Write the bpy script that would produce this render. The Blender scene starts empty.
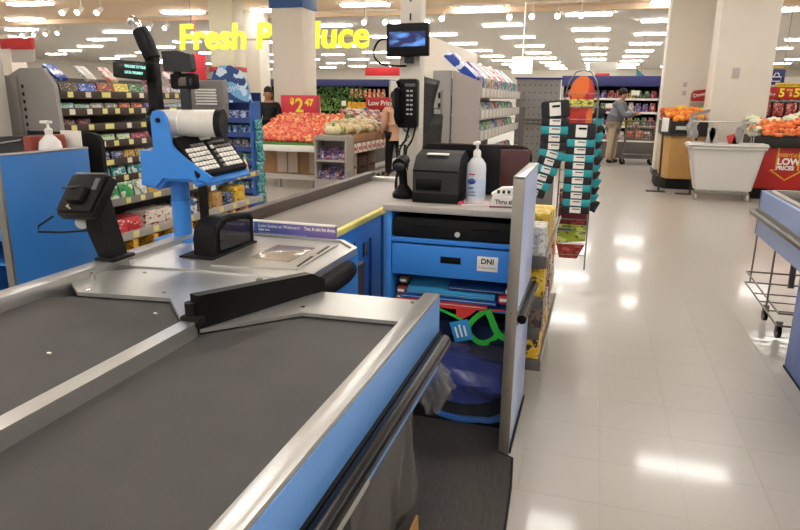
import bpy, bmesh, math, random
from mathutils import Vector, Matrix
random.seed(7)
R = math.radians
SC = bpy.context.scene
COL = SC.collection

# ---------------------------------------------------------------- camera, light, exposure
F_PX = 640.0
cam_d = bpy.data.cameras.new('camera'); cam = bpy.data.objects.new('camera', cam_d); COL.objects.link(cam)
cam_d.sensor_width = 36.0; cam_d.lens = F_PX / 800 * 36.0; cam_d.clip_start = 0.02; cam_d.clip_end = 200
CAM_H = 1.45
PITCH, YAW, ROLL = 0.25441, 0.29090, R(0.7)
# look direction: yaw to the left of +Y, pitched down
cam.matrix_world = Matrix.Translation((0, 0, CAM_H)) @ Matrix.Rotation(YAW, 4, 'Z') @ Matrix.Rotation(math.pi / 2 - PITCH, 4, 'X') @ Matrix.Rotation(ROLL, 4, 'Z')
SC.camera = cam
w = bpy.data.worlds.new('world'); SC.world = w; w.use_nodes = True
w.node_tree.nodes['Background'].inputs[0].default_value = (1.0, 0.97, 0.93, 1)
w.node_tree.nodes['Background'].inputs[1].default_value = 0.55
SC.view_settings.view_transform = 'Standard'
SC.view_settings.look = 'None'
SC.view_settings.exposure = 0.12
SC.view_settings.gamma = 1.0
SC.view_settings.use_curve_mapping = False
CEIL_Z = 3.8
LAMP = 24.0

# ---------------------------------------------------------------- materials
def lin(h):
    h = h.lstrip('#'); o = []
    for i in (0, 2, 4):
        c = int(h[i:i + 2], 16) / 255
        o.append(c / 12.92 if c <= 0.04045 else ((c + 0.055) / 1.055) ** 2.4)
    return (*o, 1)
MC = {}
def mat(name, col, rough=0.5, metal=0.0, noise=0.0, scale=20, bump=0.0, bscale=60, emit=None, es=0, trans=0, coat=0, alpha=1, stretch=None, ior=1.45):
    if name in MC: return MC[name]
    m = bpy.data.materials.new(name); m.use_nodes = True; MC[name] = m
    nt = m.node_tree; b = nt.nodes['Principled BSDF']
    b.inputs['Base Color'].default_value = lin(col); b.inputs['Roughness'].default_value = rough
    b.inputs['Metallic'].default_value = metal; b.inputs['IOR'].default_value = ior
    if trans: b.inputs['Transmission Weight'].default_value = trans
    if coat: b.inputs['Coat Weight'].default_value = coat; b.inputs['Coat Roughness'].default_value = 0.08
    if alpha < 1: b.inputs['Alpha'].default_value = alpha
    if emit: b.inputs['Emission Color'].default_value = lin(emit); b.inputs['Emission Strength'].default_value = es
    if noise or bump:
        tc = nt.nodes.new('ShaderNodeTexCoord'); mp = nt.nodes.new('ShaderNodeMapping')
        nt.links.new(tc.outputs['Object'], mp.inputs[0])
        if stretch: mp.inputs['Scale'].default_value = stretch
    if noise:
        n = nt.nodes.new('ShaderNodeTexNoise'); n.inputs['Scale'].default_value = scale; n.inputs['Detail'].default_value = 5
        nt.links.new(mp.outputs[0], n.inputs['Vector'])
        r = nt.nodes.new('ShaderNodeMapRange'); r.inputs[1].default_value = 0.3; r.inputs[2].default_value = 0.7
        r.inputs[3].default_value = 1 - noise; r.inputs[4].default_value = 1 + noise
        nt.links.new(n.outputs['Fac'], r.inputs[0])
        x = nt.nodes.new('ShaderNodeVectorMath'); x.operation = 'SCALE'
        x.inputs[0].default_value = lin(col)[:3]; nt.links.new(r.outputs[0], x.inputs['Scale'])
        nt.links.new(x.outputs[0], b.inputs['Base Color'])
    if bump:
        n2 = nt.nodes.new('ShaderNodeTexNoise'); n2.inputs['Scale'].default_value = bscale; n2.inputs['Detail'].default_value = 3
        nt.links.new(mp.outputs[0], n2.inputs['Vector'])
        bp = nt.nodes.new('ShaderNodeBump'); bp.inputs['Strength'].default_value = bump; bp.inputs['Distance'].default_value = 0.01
        nt.links.new(n2.outputs['Fac'], bp.inputs['Height']); nt.links.new(bp.outputs[0], b.inputs['Normal'])
    return m
def pack(c1, c2, c3=None, scale=3.0):
    """printed wrapper: ground colour, blotchy print of a second colour, small marks of a third"""
    key = 'print_%s_%s_%s_%s' % (c1[1:], c2[1:], (c3 or 'x')[1:], scale)
    if key in MC: return MC[key]
    m = bpy.data.materials.new(key); m.use_nodes = True; MC[key] = m
    nt = m.node_tree; b = nt.nodes['Principled BSDF']; b.inputs['Roughness'].default_value = 0.35
    tc = nt.nodes.new('ShaderNodeTexCoord'); oi = nt.nodes.new('ShaderNodeObjectInfo')
    ad = nt.nodes.new('ShaderNodeVectorMath'); ad.operation = 'ADD'
    cb = nt.nodes.new('ShaderNodeCombineXYZ'); mu = nt.nodes.new('ShaderNodeMath'); mu.operation = 'MULTIPLY'; mu.inputs[1].default_value = 37.0
    nt.links.new(oi.outputs['Random'], mu.inputs[0]); nt.links.new(mu.outputs[0], cb.inputs[0]); nt.links.new(mu.outputs[0], cb.inputs[1])
    nt.links.new(tc.outputs['Generated'], ad.inputs[0]); nt.links.new(cb.outputs[0], ad.inputs[1])
    v = nt.nodes.new('ShaderNodeTexNoise'); v.inputs['Scale'].default_value = scale; v.inputs['Detail'].default_value = 1
    nt.links.new(ad.outputs[0], v.inputs['Vector'])
    g = nt.nodes.new('ShaderNodeMath'); g.operation = 'GREATER_THAN'; g.inputs[1].default_value = 0.54
    nt.links.new(v.outputs['Fac'], g.inputs[0])
    mx = nt.nodes.new('ShaderNodeMix'); mx.data_type = 'RGBA'
    mx.inputs[6].default_value = lin(c1); mx.inputs[7].default_value = lin(c2); nt.links.new(g.outputs[0], mx.inputs[0])
    last = mx
    if c3:
        v2 = nt.nodes.new('ShaderNodeTexNoise'); v2.inputs['Scale'].default_value = scale * 3; v2.inputs['Detail'].default_value = 2
        nt.links.new(ad.outputs[0], v2.inputs['Vector'])
        g2 = nt.nodes.new('ShaderNodeMath'); g2.operation = 'GREATER_THAN'; g2.inputs[1].default_value = 0.6
        nt.links.new(v2.outputs['Fac'], g2.inputs[0])
        mx2 = nt.nodes.new('ShaderNodeMix'); mx2.data_type = 'RGBA'
        nt.links.new(mx.outputs[2], mx2.inputs[6]); mx2.inputs[7].default_value = lin(c3); nt.links.new(g2.outputs[0], mx2.inputs[0]); last = mx2
    nt.links.new(last.outputs[2], b.inputs['Base Color'])
    return m

BLUE = mat('blue_laminate', '#2f74bf', 0.38, noise=0.03, scale=6)
BLUE_L = mat('blue_side_laminate', '#689ee2', 0.33, noise=0.03, scale=4)
BLUE_P = mat('blue_painted_steel', '#3b86da', 0.35, noise=0.02, scale=8)
STEEL = mat('brushed_stainless_steel', '#bfbfbc', 0.3, .8, noise=0.06, scale=30, bump=0.06, bscale=90, stretch=(1, 0.06, 1))
STEEL_W = mat('worn_stainless_sheet', '#c6c6c3', 0.33, 0.8, noise=0.06, scale=3, bump=0.12, bscale=2.6)
STEEL_D = mat('dull_steel', '#8f8c86', 0.38, 0.9)
WIRE = mat('grey_wire', '#8d8a85', 0.4, 0.8)
BELT = mat('charcoal_belt', '#3e3d3c', 0.62, noise=0.12, scale=9, bump=0.15, bscale=400)
BELT_F = mat('feed_belt_sheen', '#87807a', 0.45, noise=0.06, scale=6, bump=0.1, bscale=300)  # paler than the other belts: reflected light is put into the colour
BLACK = mat('black_plastic', '#0e0e0f', 0.45, ior=1.28)
BLACK_G = mat('glossy_black_plastic', '#0a0a0b', 0.25, ior=1.3)
BLACK_M = mat('matt_black_plastic', '#151515', 0.6, ior=1.28)
DGREY = mat('dark_grey_plastic', '#303132', 0.45, ior=1.35)
CHROME = mat('chrome', '#dcdcdc', 0.08, 1.0)
WHITE = mat('white_plastic', '#e6e3dc', 0.4)
WHITE_P = mat('white_paint', '#dcd5c8', 0.55, noise=0.02, scale=3)
PAPER = mat('white_paper', '#efece4', 0.7)
GREY_M = mat('grey_painted_steel', '#8e8a86', 0.42, noise=0.02, scale=5)
GREY_L = mat('light_grey_painted_steel', '#b3ada6', 0.42)
GREY_D = mat('dark_grey_shelf', '#5b5652', 0.5)
BROWN = mat('brown_shelf', '#4a3d35', 0.5)
CREAM = mat('cream_wall_paint', '#ece4d6', 0.6, noise=0.02, scale=1.5)
TAG_Y = mat('yellow_price_paper', '#e9e08f', 0.6)
TAG_W = mat('white_price_paper', '#ece6d3', 0.6)
RED = mat('red_sign', '#c02a2c', 0.45)
PINKRED = mat('pink_red_sign', '#dc3b4c', 0.45)
NAVY = mat('navy_sign', '#27306e', 0.45)
YEL = mat('yellow_print', '#f2e23c', 0.5)
GLASS_D = mat('dark_glass', '#15171c', 0.05, coat=0.6)
CARD = mat('tan_cardboard', '#bd9357', 0.75, noise=0.05, scale=10)
TAN = mat('tan_wood', '#a9825a', 0.6, noise=0.06, scale=8)
SKIN = mat('skin', '#a87a5e', 0.55)
HAIR = mat('dark_hair', '#1d1715', 0.6)
CLEAR = mat('clear_plastic_film', '#b9bcc8', 0.08, alpha=0.09, bump=0.8, bscale=20)

# ---------------------------------------------------------------- mesh collecting
def frame(o, x=(1, 0, 0), y=(0, 1, 0)):
    X = Vector(x).normalized(); Y = Vector(y); Y = (Y - X * Y.dot(X)).normalized(); Z = X.cross(Y)
    M = Matrix.Identity(4)
    for i in range(3): M[i][0], M[i][1], M[i][2], M[i][3] = X[i], Y[i], Z[i], o[i]
    return M
class MB:
    def __init__(s, M=None): s.bm = bmesh.new(); s.M = M or Matrix.Identity(4)
    def _fin(s, vs, M=None):
        T = s.M @ M if M is not None else s.M
        for v in vs: v.co = T @ v.co
    def box(s, x0, x1, y0, y1, z0, z1, b=0, M=None):
        r = bmesh.ops.create_cube(s.bm, size=1); vs = r['verts']
        for v in vs: v.co = Vector((x0 + (v.co.x + .5) * (x1 - x0), y0 + (v.co.y + .5) * (y1 - y0), z0 + (v.co.z + .5) * (z1 - z0)))
        if b:
            es = list({e for v in vs for e in v.link_edges})
            r = bmesh.ops.bevel(s.bm, geom=es, offset=min(b, .45 * min(abs(x1 - x0), abs(y1 - y0), abs(z1 - z0))), segments=2, affect='EDGES', profile=.5)
            vs = list({v for f in r['faces'] for v in f.verts} | {v for v in vs if v.is_valid})
        s._fin(vs, M); return s
    def cyl(s, p0, p1, r0, r1=None, n=12, cap=True, M=None):
        r1 = r0 if r1 is None else r1
        p0, p1 = Vector(p0), Vector(p1); d = p1 - p0
        if d.length < 1e-6: return s
        q = d.to_track_quat('Z', 'Y').to_matrix()
        a = [s.bm.verts.new(p0 + q @ Vector((r0 * math.cos(2 * math.pi * i / n), r0 * math.sin(2 * math.pi * i / n), 0))) for i in range(n)]
        b = [s.bm.verts.new(p1 + q @ Vector((r1 * math.cos(2 * math.pi * i / n), r1 * math.sin(2 * math.pi * i / n), 0))) for i in range(n)]
        for i in range(n): s.bm.faces.new((a[i], a[(i + 1) % n], b[(i + 1) % n], b[i]))
        if cap: s.bm.faces.new(a[::-1]); s.bm.faces.new(b)
        s._fin(a + b, M); return s
    def tube(s, pts, r, n=8, closed=False, M=None):
        pts = [Vector(p) for p in pts]; rings = []
        k = len(pts); up = Vector((0, 0, 1))
        for i, p in enumerate(pts):
            if closed: t = pts[(i + 1) % k] - pts[i - 1]
            else: t = pts[min(i + 1, k - 1)] - pts[max(i - 1, 0)]
            t.normalize(); u = up if abs(t.dot(up)) < .95 else Vector((0, 1, 0))
            a = t.cross(u).normalized(); c = a.cross(t)
            rr = r[i] if isinstance(r, (list, tuple)) else r
            rings.append([s.bm.verts.new(p + a * rr * math.cos(2 * math.pi * j / n) + c * rr * math.sin(2 * math.pi * j / n)) for j in range(n)])
        for i in range(k if closed else k - 1):
            A, B = rings[i], rings[(i + 1) % k]
            for j in range(n): s.bm.faces.new((A[j], A[(j + 1) % n], B[(j + 1) % n], B[j]))
        if not closed: s.bm.faces.new(rings[0][::-1]); s.bm.faces.new(rings[-1])
        s._fin([v for q in rings for v in q], M); return s
    def sph(s, c, r, n=10, m=8, M=None):
        r = (r, r, r) if isinstance(r, (int, float)) else r
        q = bmesh.ops.create_uvsphere(s.bm, u_segments=n, v_segments=m, radius=1)
        for v in q['verts']: v.co = Vector((c[0] + v.co.x * r[0], c[1] + v.co.y * r[1], c[2] + v.co.z * r[2]))
        s._fin(q['verts'], M); return s
    def prism(s, pts, axis, d0, d1, M=None):
        """polygon pts (2D) extruded along axis; x: pts=(y,z); y: pts=(x,z); z: pts=(x,y)"""
        def P(a, d): return Vector({'x': (d, a[0], a[1]), 'y': (a[0], d, a[1]), 'z': (a[0], a[1], d)}[axis])
        a = [s.bm.verts.new(P(p, d0)) for p in pts]; b = [s.bm.verts.new(P(p, d1)) for p in pts]
        n = len(pts)
        for i in range(n): s.bm.faces.new((a[i], a[(i + 1) % n], b[(i + 1) % n], b[i]))
        s.bm.faces.new(a[::-1]); s.bm.faces.new(b); s._fin(a + b, M); return s
    def lathe(s, prof, c=(0, 0, 0), n=16, M=None):
        rings = []
        for r, z in prof:
            rings.append([s.bm.verts.new(Vector((c[0] + max(r, 1e-4) * math.cos(2 * math.pi * j / n), c[1] + max(r, 1e-4) * math.sin(2 * math.pi * j / n), c[2] + z))) for j in range(n)])
        for A, B in zip(rings, rings[1:]):
            for j in range(n): s.bm.faces.new((A[j], A[(j + 1) % n], B[(j + 1) % n], B[j]))
        s.bm.faces.new(rings[0][::-1]); s.bm.faces.new(rings[-1])
        s._fin([v for q in rings for v in q], M); return s
    def sheet(s, f, nu, nv, th=0.0, M=None):
        g = [[s.bm.verts.new(Vector(f(u / nu, v / nv))) for v in range(nv + 1)] for u in range(nu + 1)]
        for u in range(nu):
            for v in range(nv): s.bm.faces.new((g[u][v], g[u + 1][v], g[u + 1][v + 1], g[u][v + 1]))
        vs = [v for r in g for v in r]
        s._fin(vs, M)
        if th:
            bmesh.ops.solidify(s.bm, geom=[f for f in s.bm.faces if all(v in set(vs) for v in f.verts)], thickness=th)
        return s
    def mesh(s, name, m, smooth=True):
        bmesh.ops.recalc_face_normals(s.bm, faces=s.bm.faces)
        me = bpy.data.meshes.new(name); s.bm.to_mesh(me); s.bm.free()
        if m: me.materials.append(m)
        if smooth and len(me.polygons):
            me.polygons.foreach_set('use_smooth', [True] * len(me.polygons))
            try: me.set_sharp_from_angle(angle=R(38))
            except Exception: pass
        return me
    def build(s, name, m, parent=None, smooth=True):
        o = bpy.data.objects.new(name, s.mesh(name, m, smooth)); COL.objects.link(o)
        if parent: put(o, parent)
        return o
def put(o, parent):
    """parent keeping world coordinates"""
    o.parent = parent; o.matrix_parent_inverse = wm(parent).inverted()
def wm(o):
    M = o.matrix_basis.copy()
    return (wm(o.parent) @ o.matrix_parent_inverse @ M) if o.parent else M
def tag(o, label=None, cat=None, group=None, kind=None):
    if label: o['label'] = label
    if cat: o['category'] = cat
    if group: o['group'] = group
    if kind: o['kind'] = kind
    return o
def thing(name, label, cat, loc=(0, 0, 0), group=None, rz=0):
    o = bpy.data.objects.new(name, None); COL.objects.link(o); o.location = loc; o.rotation_euler = (0, 0, rz); o.empty_display_size = .1
    return tag(o, label, cat, group)
def struct(name, mb, m): return tag(mb.build(name, m, smooth=False), kind='structure')
def kids(o): return [c for c in bpy.data.objects if c.parent == o]
def inst(name, me, loc, parent=None, rot=(0, 0, 0), sc=(1, 1, 1), m=None):
    o = bpy.data.objects.new(name, me); COL.objects.link(o); o.location = loc; o.rotation_euler = rot; o.scale = sc
    if m:
        o.material_slots[0].link = 'OBJECT'; o.material_slots[0].material = m
    if parent: put(o, parent)
    return o
def text(name, s, size, M, m, parent=None, ext=0.0008, align='LEFT', bold=0.0, shear=0.0, sx=1.0, space=1.0):
    c = bpy.data.curves.new(name, 'FONT'); c.body = s; c.size = size; c.extrude = ext; c.align_x = align; c.offset = bold; c.shear = shear
    c.space_character = space; c.resolution_u = 3
    c.materials.append(m); o = bpy.data.objects.new(name, c); COL.objects.link(o)
    me = bpy.data.meshes.new_from_object(o); bpy.data.objects.remove(o)
    o = bpy.data.objects.new(name, me); COL.objects.link(o)
    o.matrix_basis = M @ Matrix.Diagonal((sx, 1, 1, 1))
    if parent: put(o, parent)
    return o
def facing_cam(o): return frame(o, (1, 0, 0), (0, 0, 1))      # text plane whose normal is -Y
ORD = ['first', 'second', 'third', 'fourth', 'fifth', 'sixth', 'seventh', 'eighth', 'ninth', 'tenth', 'eleventh', 'twelfth', 'thirteenth', 'fourteenth', 'fifteenth', 'sixteenth', 'seventeenth', 'eighteenth', 'nineteenth', 'twentieth']
def nth(i): return ORD[i] if i < 20 else 'twenty-' + ORD[i - 20]

# ---------------------------------------------------------------- the shell
FLOOR = mat('polished_vinyl_floor', '#aaa69e', 0.3, noise=0.025, scale=1.2, coat=0.3)
FLOOR2 = mat('polished_vinyl_tile', '#aaa69e', 0.3, noise=0.025, scale=1.2, coat=0.3)
def floor_nodes(m):
    nt = m.node_tree; b = nt.nodes['Principled BSDF']
    g = nt.nodes.new('ShaderNodeNewGeometry'); mp = nt.nodes.new('ShaderNodeMapping'); nt.links.new(g.outputs['Position'], mp.inputs[0])
    for n in nt.nodes:
        if n.type == 'TEX_NOISE':
            for l in list(n.inputs['Vector'].links): nt.links.remove(l)
            nt.links.new(mp.outputs[0], n.inputs['Vector'])
    n = nt.nodes.new('ShaderNodeTexNoise'); n.inputs['Scale'].default_value = 9; n.inputs['Detail'].default_value = 2
    nt.links.new(g.outputs['Position'], n.inputs['Vector'])
    bp = nt.nodes.new('ShaderNodeBump'); bp.inputs['Strength'].default_value = 0.05; bp.inputs['Distance'].default_value = 0.01
    nt.links.new(n.outputs['Fac'], bp.inputs['Height']); nt.links.new(bp.outputs[0], b.inputs['Normal'])
floor_nodes(FLOOR); floor_nodes(FLOOR2)
TILE = 0.305
tx0, tx1, ty0, ty1 = 0.43 - 3 * TILE, 0.43 + 6 * TILE, 1.60, 1.60 + 12 * TILE
fl = MB()
for (a, b, c, d) in ((-37, 16, -6, ty0), (-37, 16, ty1, 54.5), (-37, tx0, ty0, ty1), (tx1, 16, ty0, ty1)):
    fl.box(a, b, c, d, -0.05, 0)
fl.box(tx0, tx1, ty0, ty1, -0.05, -0.004)
floor = struct('floor', fl, FLOOR)
tile_me = MB().box(0, TILE - .0006, 0, TILE - .0006, -0.004, 0).mesh('tile', FLOOR2, False)
for i in range(9):
    for j in range(12):
        inst('tile', tile_me, (tx0 + i * TILE + .0003, ty0 + j * TILE + .0003, 0), floor)
CEIL = mat('ceiling_paint', '#dfd7cc', 0.8)
CEIL_W = mat('ceiling_warm_light_tint', '#ead0b2', 0.8)  # warm light of the spotlights on the near ceiling, put into the colour
struct('ceiling', MB().box(-37, 16, -6, 54.5, CEIL_Z + .02, CEIL_Z + .1), CEIL)
struct('trim_1', MB().box(-37, 16, -6, 17.8, CEIL_Z - .012, CEIL_Z + .02), CEIL_W)  # near ceiling zone carrying the painted warm light
struct('trim_2', MB().box(-37, 16, 17.8, 18.0, CEIL_Z - .14, CEIL_Z + .02), CEIL_W)
struct('wall_left', MB().box(-37.2, -37, -6, 54.5, 0, CEIL_Z + .1), CREAM)
struct('wall_back', MB().box(-37, 16, 54.5, 54.7, 0, CEIL_Z + .1), CREAM)
struct('wall_right', MB().box(16, 16.2, -6, 54.5, 0, CEIL_Z + .1), CREAM)

# troffers: shared meshes, each a thing with a frame and a diffuser
LITE = mat('fluorescent_diffuser', '#fff8ec', 0.5, emit='#fffcf7', es=LAMP)
fr_me = MB().box(-.64, .64, -.03, 0, -.03, 0).box(-.64, .64, .32, .35, -.03, 0).box(-.64, -.61, 0, .32, -.03, 0).box(.61, .64, 0, .32, -.03, 0).mesh('frame', WHITE, False)
di_me = MB().box(-.61, .61, 0, .32, -.075, -.004).mesh('diffuser', LITE, False)
cols = [(-.5, 7.4, 4.12, 'over the right-hand aisle'), (1.6, 9.3, 4.12, 'to the right of the aisle row'), (4.4, 7.2, 4.2, 'over the white square pillars'),
        (7.2, 8, 4.2, 'right of the white square pillars'), (10.2, 8, 4.2, 'in the outermost row on the right'),
        (-3.2, 5.0, 4.25, 'over the grey magazine rack'), (-5.9, 4.1, 4.12, 'left of the small screen on the pole'),
        (-8.7, 4.5, 4.15, 'above the left half of the sign'), (-11.5, 4.4, 4.15, 'above the first letters of the sign'),
        (-14.5, 6.3, 4.1, 'above the black mast'), (-17.7, 8.8, 4.3, 'right of the red-banded pillar'),
        (-20.9, 12, 4.15, 'above the red-banded pillar'), (-24.4, 14.9, 4.25, 'left of the black mast, far back'), (-28, 17, 4.4, 'beyond the candy shelves'),
        (-31.2, 19, 4.5, 'in the outermost row on the left')]
for (cx, cy, st, where) in cols:
    k = 0; y = cy
    while y < 53:
        if any(abs(cx - px) < 1.1 and abs(y - py) < 1.1 for px, py in ((-5.95, 12.3), (1.58, 14.3), (2.2, 12.35), (-9.8, 17.3), (-9.25, 15.2))):
            y += st; continue
        t = thing('ceiling_light', 'ceiling light, %s from front in the row %s' % (nth(k), where), 'ceiling light', (cx, y - .3, CEIL_Z - (.012 if y < 17.8 else -.02)), 'fluorescent lights in the ceiling')
        inst('frame', fr_me, t.location, t); inst('diffuser', di_me, t.location, t)
        k += 1; y += st
# more of the same store lighting behind and beside the viewer
for cx in (-11.5, -8.7, -5.9, -3.2, -.5, 1.6, 4.4):
    for k, y in enumerate((-4.2, -.2, 3.4) if cx in (-.5, 1.6) else (-4.2, -.2)):
        t = thing('ceiling_light', 'fluorescent ceiling light behind the viewer above the checkout lanes', 'ceiling light', (cx, y, CEIL_Z - .012), 'lights above and behind the viewer')
        inst('frame', fr_me, t.location, t); inst('diffuser', di_me, t.location, t)

# ---------------------------------------------------------------- track spotlights
BULB = mat('spot_bulb', '#fff4dc', 0.4, emit='#fff0d8', es=30)
for i, (x, y, s_) in enumerate([(-4.03, 17, 'above the magazine rack, left of the others'), (-2.32, 17, 'just left of the middle pair above the aisle'), (-1.77, 17, 'left of the middle pair'), (-1.16, 17, 'right of the middle pair'), (-.6, 17, 'nearest the right-hand light row'),
        (1.33, 16, 'on the left white pillar top'), (1.94, 16, 'between the two white pillars'), (-12.8, 17.7, 'right beside the mast hook'), (-13.37, 17.7, 'on the mast hook'), (-10.1, 17.7, 'above the letter s of the produce sign'),
        (-6.28, 17.4, 'above the letter c of the produce sign'), (-5.72, 17.5, 'above the last letter of the produce sign'), (-13.07, 14, 'upper left, leftmost of a row of three'), (-12.63, 14.02, 'upper left, middle of a row of three'), (-12.2, 14.2, 'upper left, rightmost of a row of three'),
        (-19.5, 18.9, 'far left, leftmost of a row of four'), (-18.9, 18.8, 'far left, second of a row of four'), (-18.3, 18.7, 'far left, third of a row of four'), (-17.6, 18.5, 'far left, rightmost of a row of four')]):
    t = thing('spotlight', 'small white track spotlight %s' % s_, 'spotlight', (x, y, 3.45), 'track spotlights under the ceiling')
    MB().cyl((x, y + .05, 3.5), (x, y + .05, CEIL_Z), .012, n=6).build('stem', WHITE, t)
    MB().cyl((x, y + .1, 3.56), (x, y - .1, 3.43), .045, .07, n=10).build('shade', WHITE, t)
    MB().cyl((x, y - .102, 3.428), (x, y - .12, 3.416), .06, n=10).build('bulb', BULB, t)
for (x0, x1, y, s_) in ((-4.4, -.2, 17.05, 'black track rail of the lamps above the aisle'), (1, 2.3, 16.05, 'short track rail above the white pillars'), (-13.8, -5.4, 17.65, 'long track rail behind the produce sign'), (-13.4, -11.9, 14.15, 'short track rail upper left'), (-19.9, -17.2, 18.75, 'track rail far left')):
    tag(MB().box(x0, x1, y - .02, y + .02, CEIL_Z - .05, CEIL_Z - .012).build('track_rail', WHITE), 'thin white ' + s_.replace('black ', ''), 'track')

# ---------------------------------------------------------------- pillars
def pillar(x0, x1, y0, y1, label, band=None, bandcol=None, plates=(), top=CEIL_Z):
    t = thing('pillar', label, 'pillar', (x0, y0, 0)); t['kind'] = 'thing'
    MB().box(x0, x1, y0, y1, 0, top, b=.012).build('shaft', WHITE_P, t)
    MB().box(x0 - .02, x1 + .02, y0 - .02, y1 + .02, 0, .12, b=.01).build('base_trim', GREY_D, t)
    if band: MB().box(x0 - .03, x1 + .03, y0 - .03, y1 + .03, band[0], band[1], b=.01).build('band', bandcol, t)
    for (px, pz, pw, ph) in plates: MB().box(px - pw / 2, px + pw / 2, y0 - .012, y0, pz - ph / 2, pz + ph / 2, b=.004).build('switch_plate', GREY_L, t)
    return t
pillar(-6.28, -5.62, 12, 12.62, 'white square pillar with a blue band behind the apple display', (3.12, 3.79), mat('blue_band', '#2f5590', .5))
pillar(1.16, 2.0, 14, 14.6, 'white pillar, the left and farther of the pair beside the orange display', None, None, [(1.56, 1.78, .07, .09), (1.56, 1.62, .07, .09)])
pillar(1.76, 2.62, 12, 12.7, 'wide white pillar behind the white plastic tub', None, None, [(2.08, 1.92, .11, .16), ])
pillar(-15.35, -15.0, 14, 14.5, 'white pillar with a red band at the upper left', (2.60, 2.85), RED, (), 2.95)
pillar(-10.3, -9.3, 17, 17.6, 'white pillar behind the word Fresh with a red poster')
tag(MB().box(-11.6, -11.0, 16.9, 16.93, 1.9, 2.62, b=.005).cyl((-11.3, 16.915, 2.6), (-11.3, 16.915, CEIL_Z - .01), .008, n=5).build('poster', PINKRED), 'narrow pink red poster hanging behind the black mast displays', 'poster')
tag(MB().box(-14.95, -14.15, 13.9, 14.0, 2.60, 2.85).box(-14.85, -14.15, 13.92, 13.98, 2.57, 2.62).build('header_sign', RED), 'red header of the pillar sign at the upper left', 'sign')
tag(MB().box(-14.9, -14.15, 13.93, 13.97, 2.25, 2.58).build('grey_sign_board', GREY_L), 'light grey board under the red header at the upper left', 'sign')
pillar(-9.6, -8.9, 15, 15.5, 'white pillar with a red stripe rising behind the blue chocolate display', (2.06, 2.18), RED)
# cream partition behind the magazine rack
tag(MB().box(-2.85, -2.75, 9.6, 15.1, 0, 2.45, b=.01).build('partition', CREAM), 'tall cream partition wall behind the grey magazine rack', 'partition', kind='thing')
tag(MB().box(-2.2, -1.7, 17, 17.06, 2.1, 2.5, b=.01).cyl((-1.95, 17.03, 2.5), (-1.95, 17.03, CEIL_Z - .01), .008, n=5).build('light_box', mat('lit_panel', '#ffffff', .5, emit='#fffaf0', es=1.2)), 'small bright white lit panel above the grey magazine rack', 'light box')
# electrical outlines on the wide pillar and far left post

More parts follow.
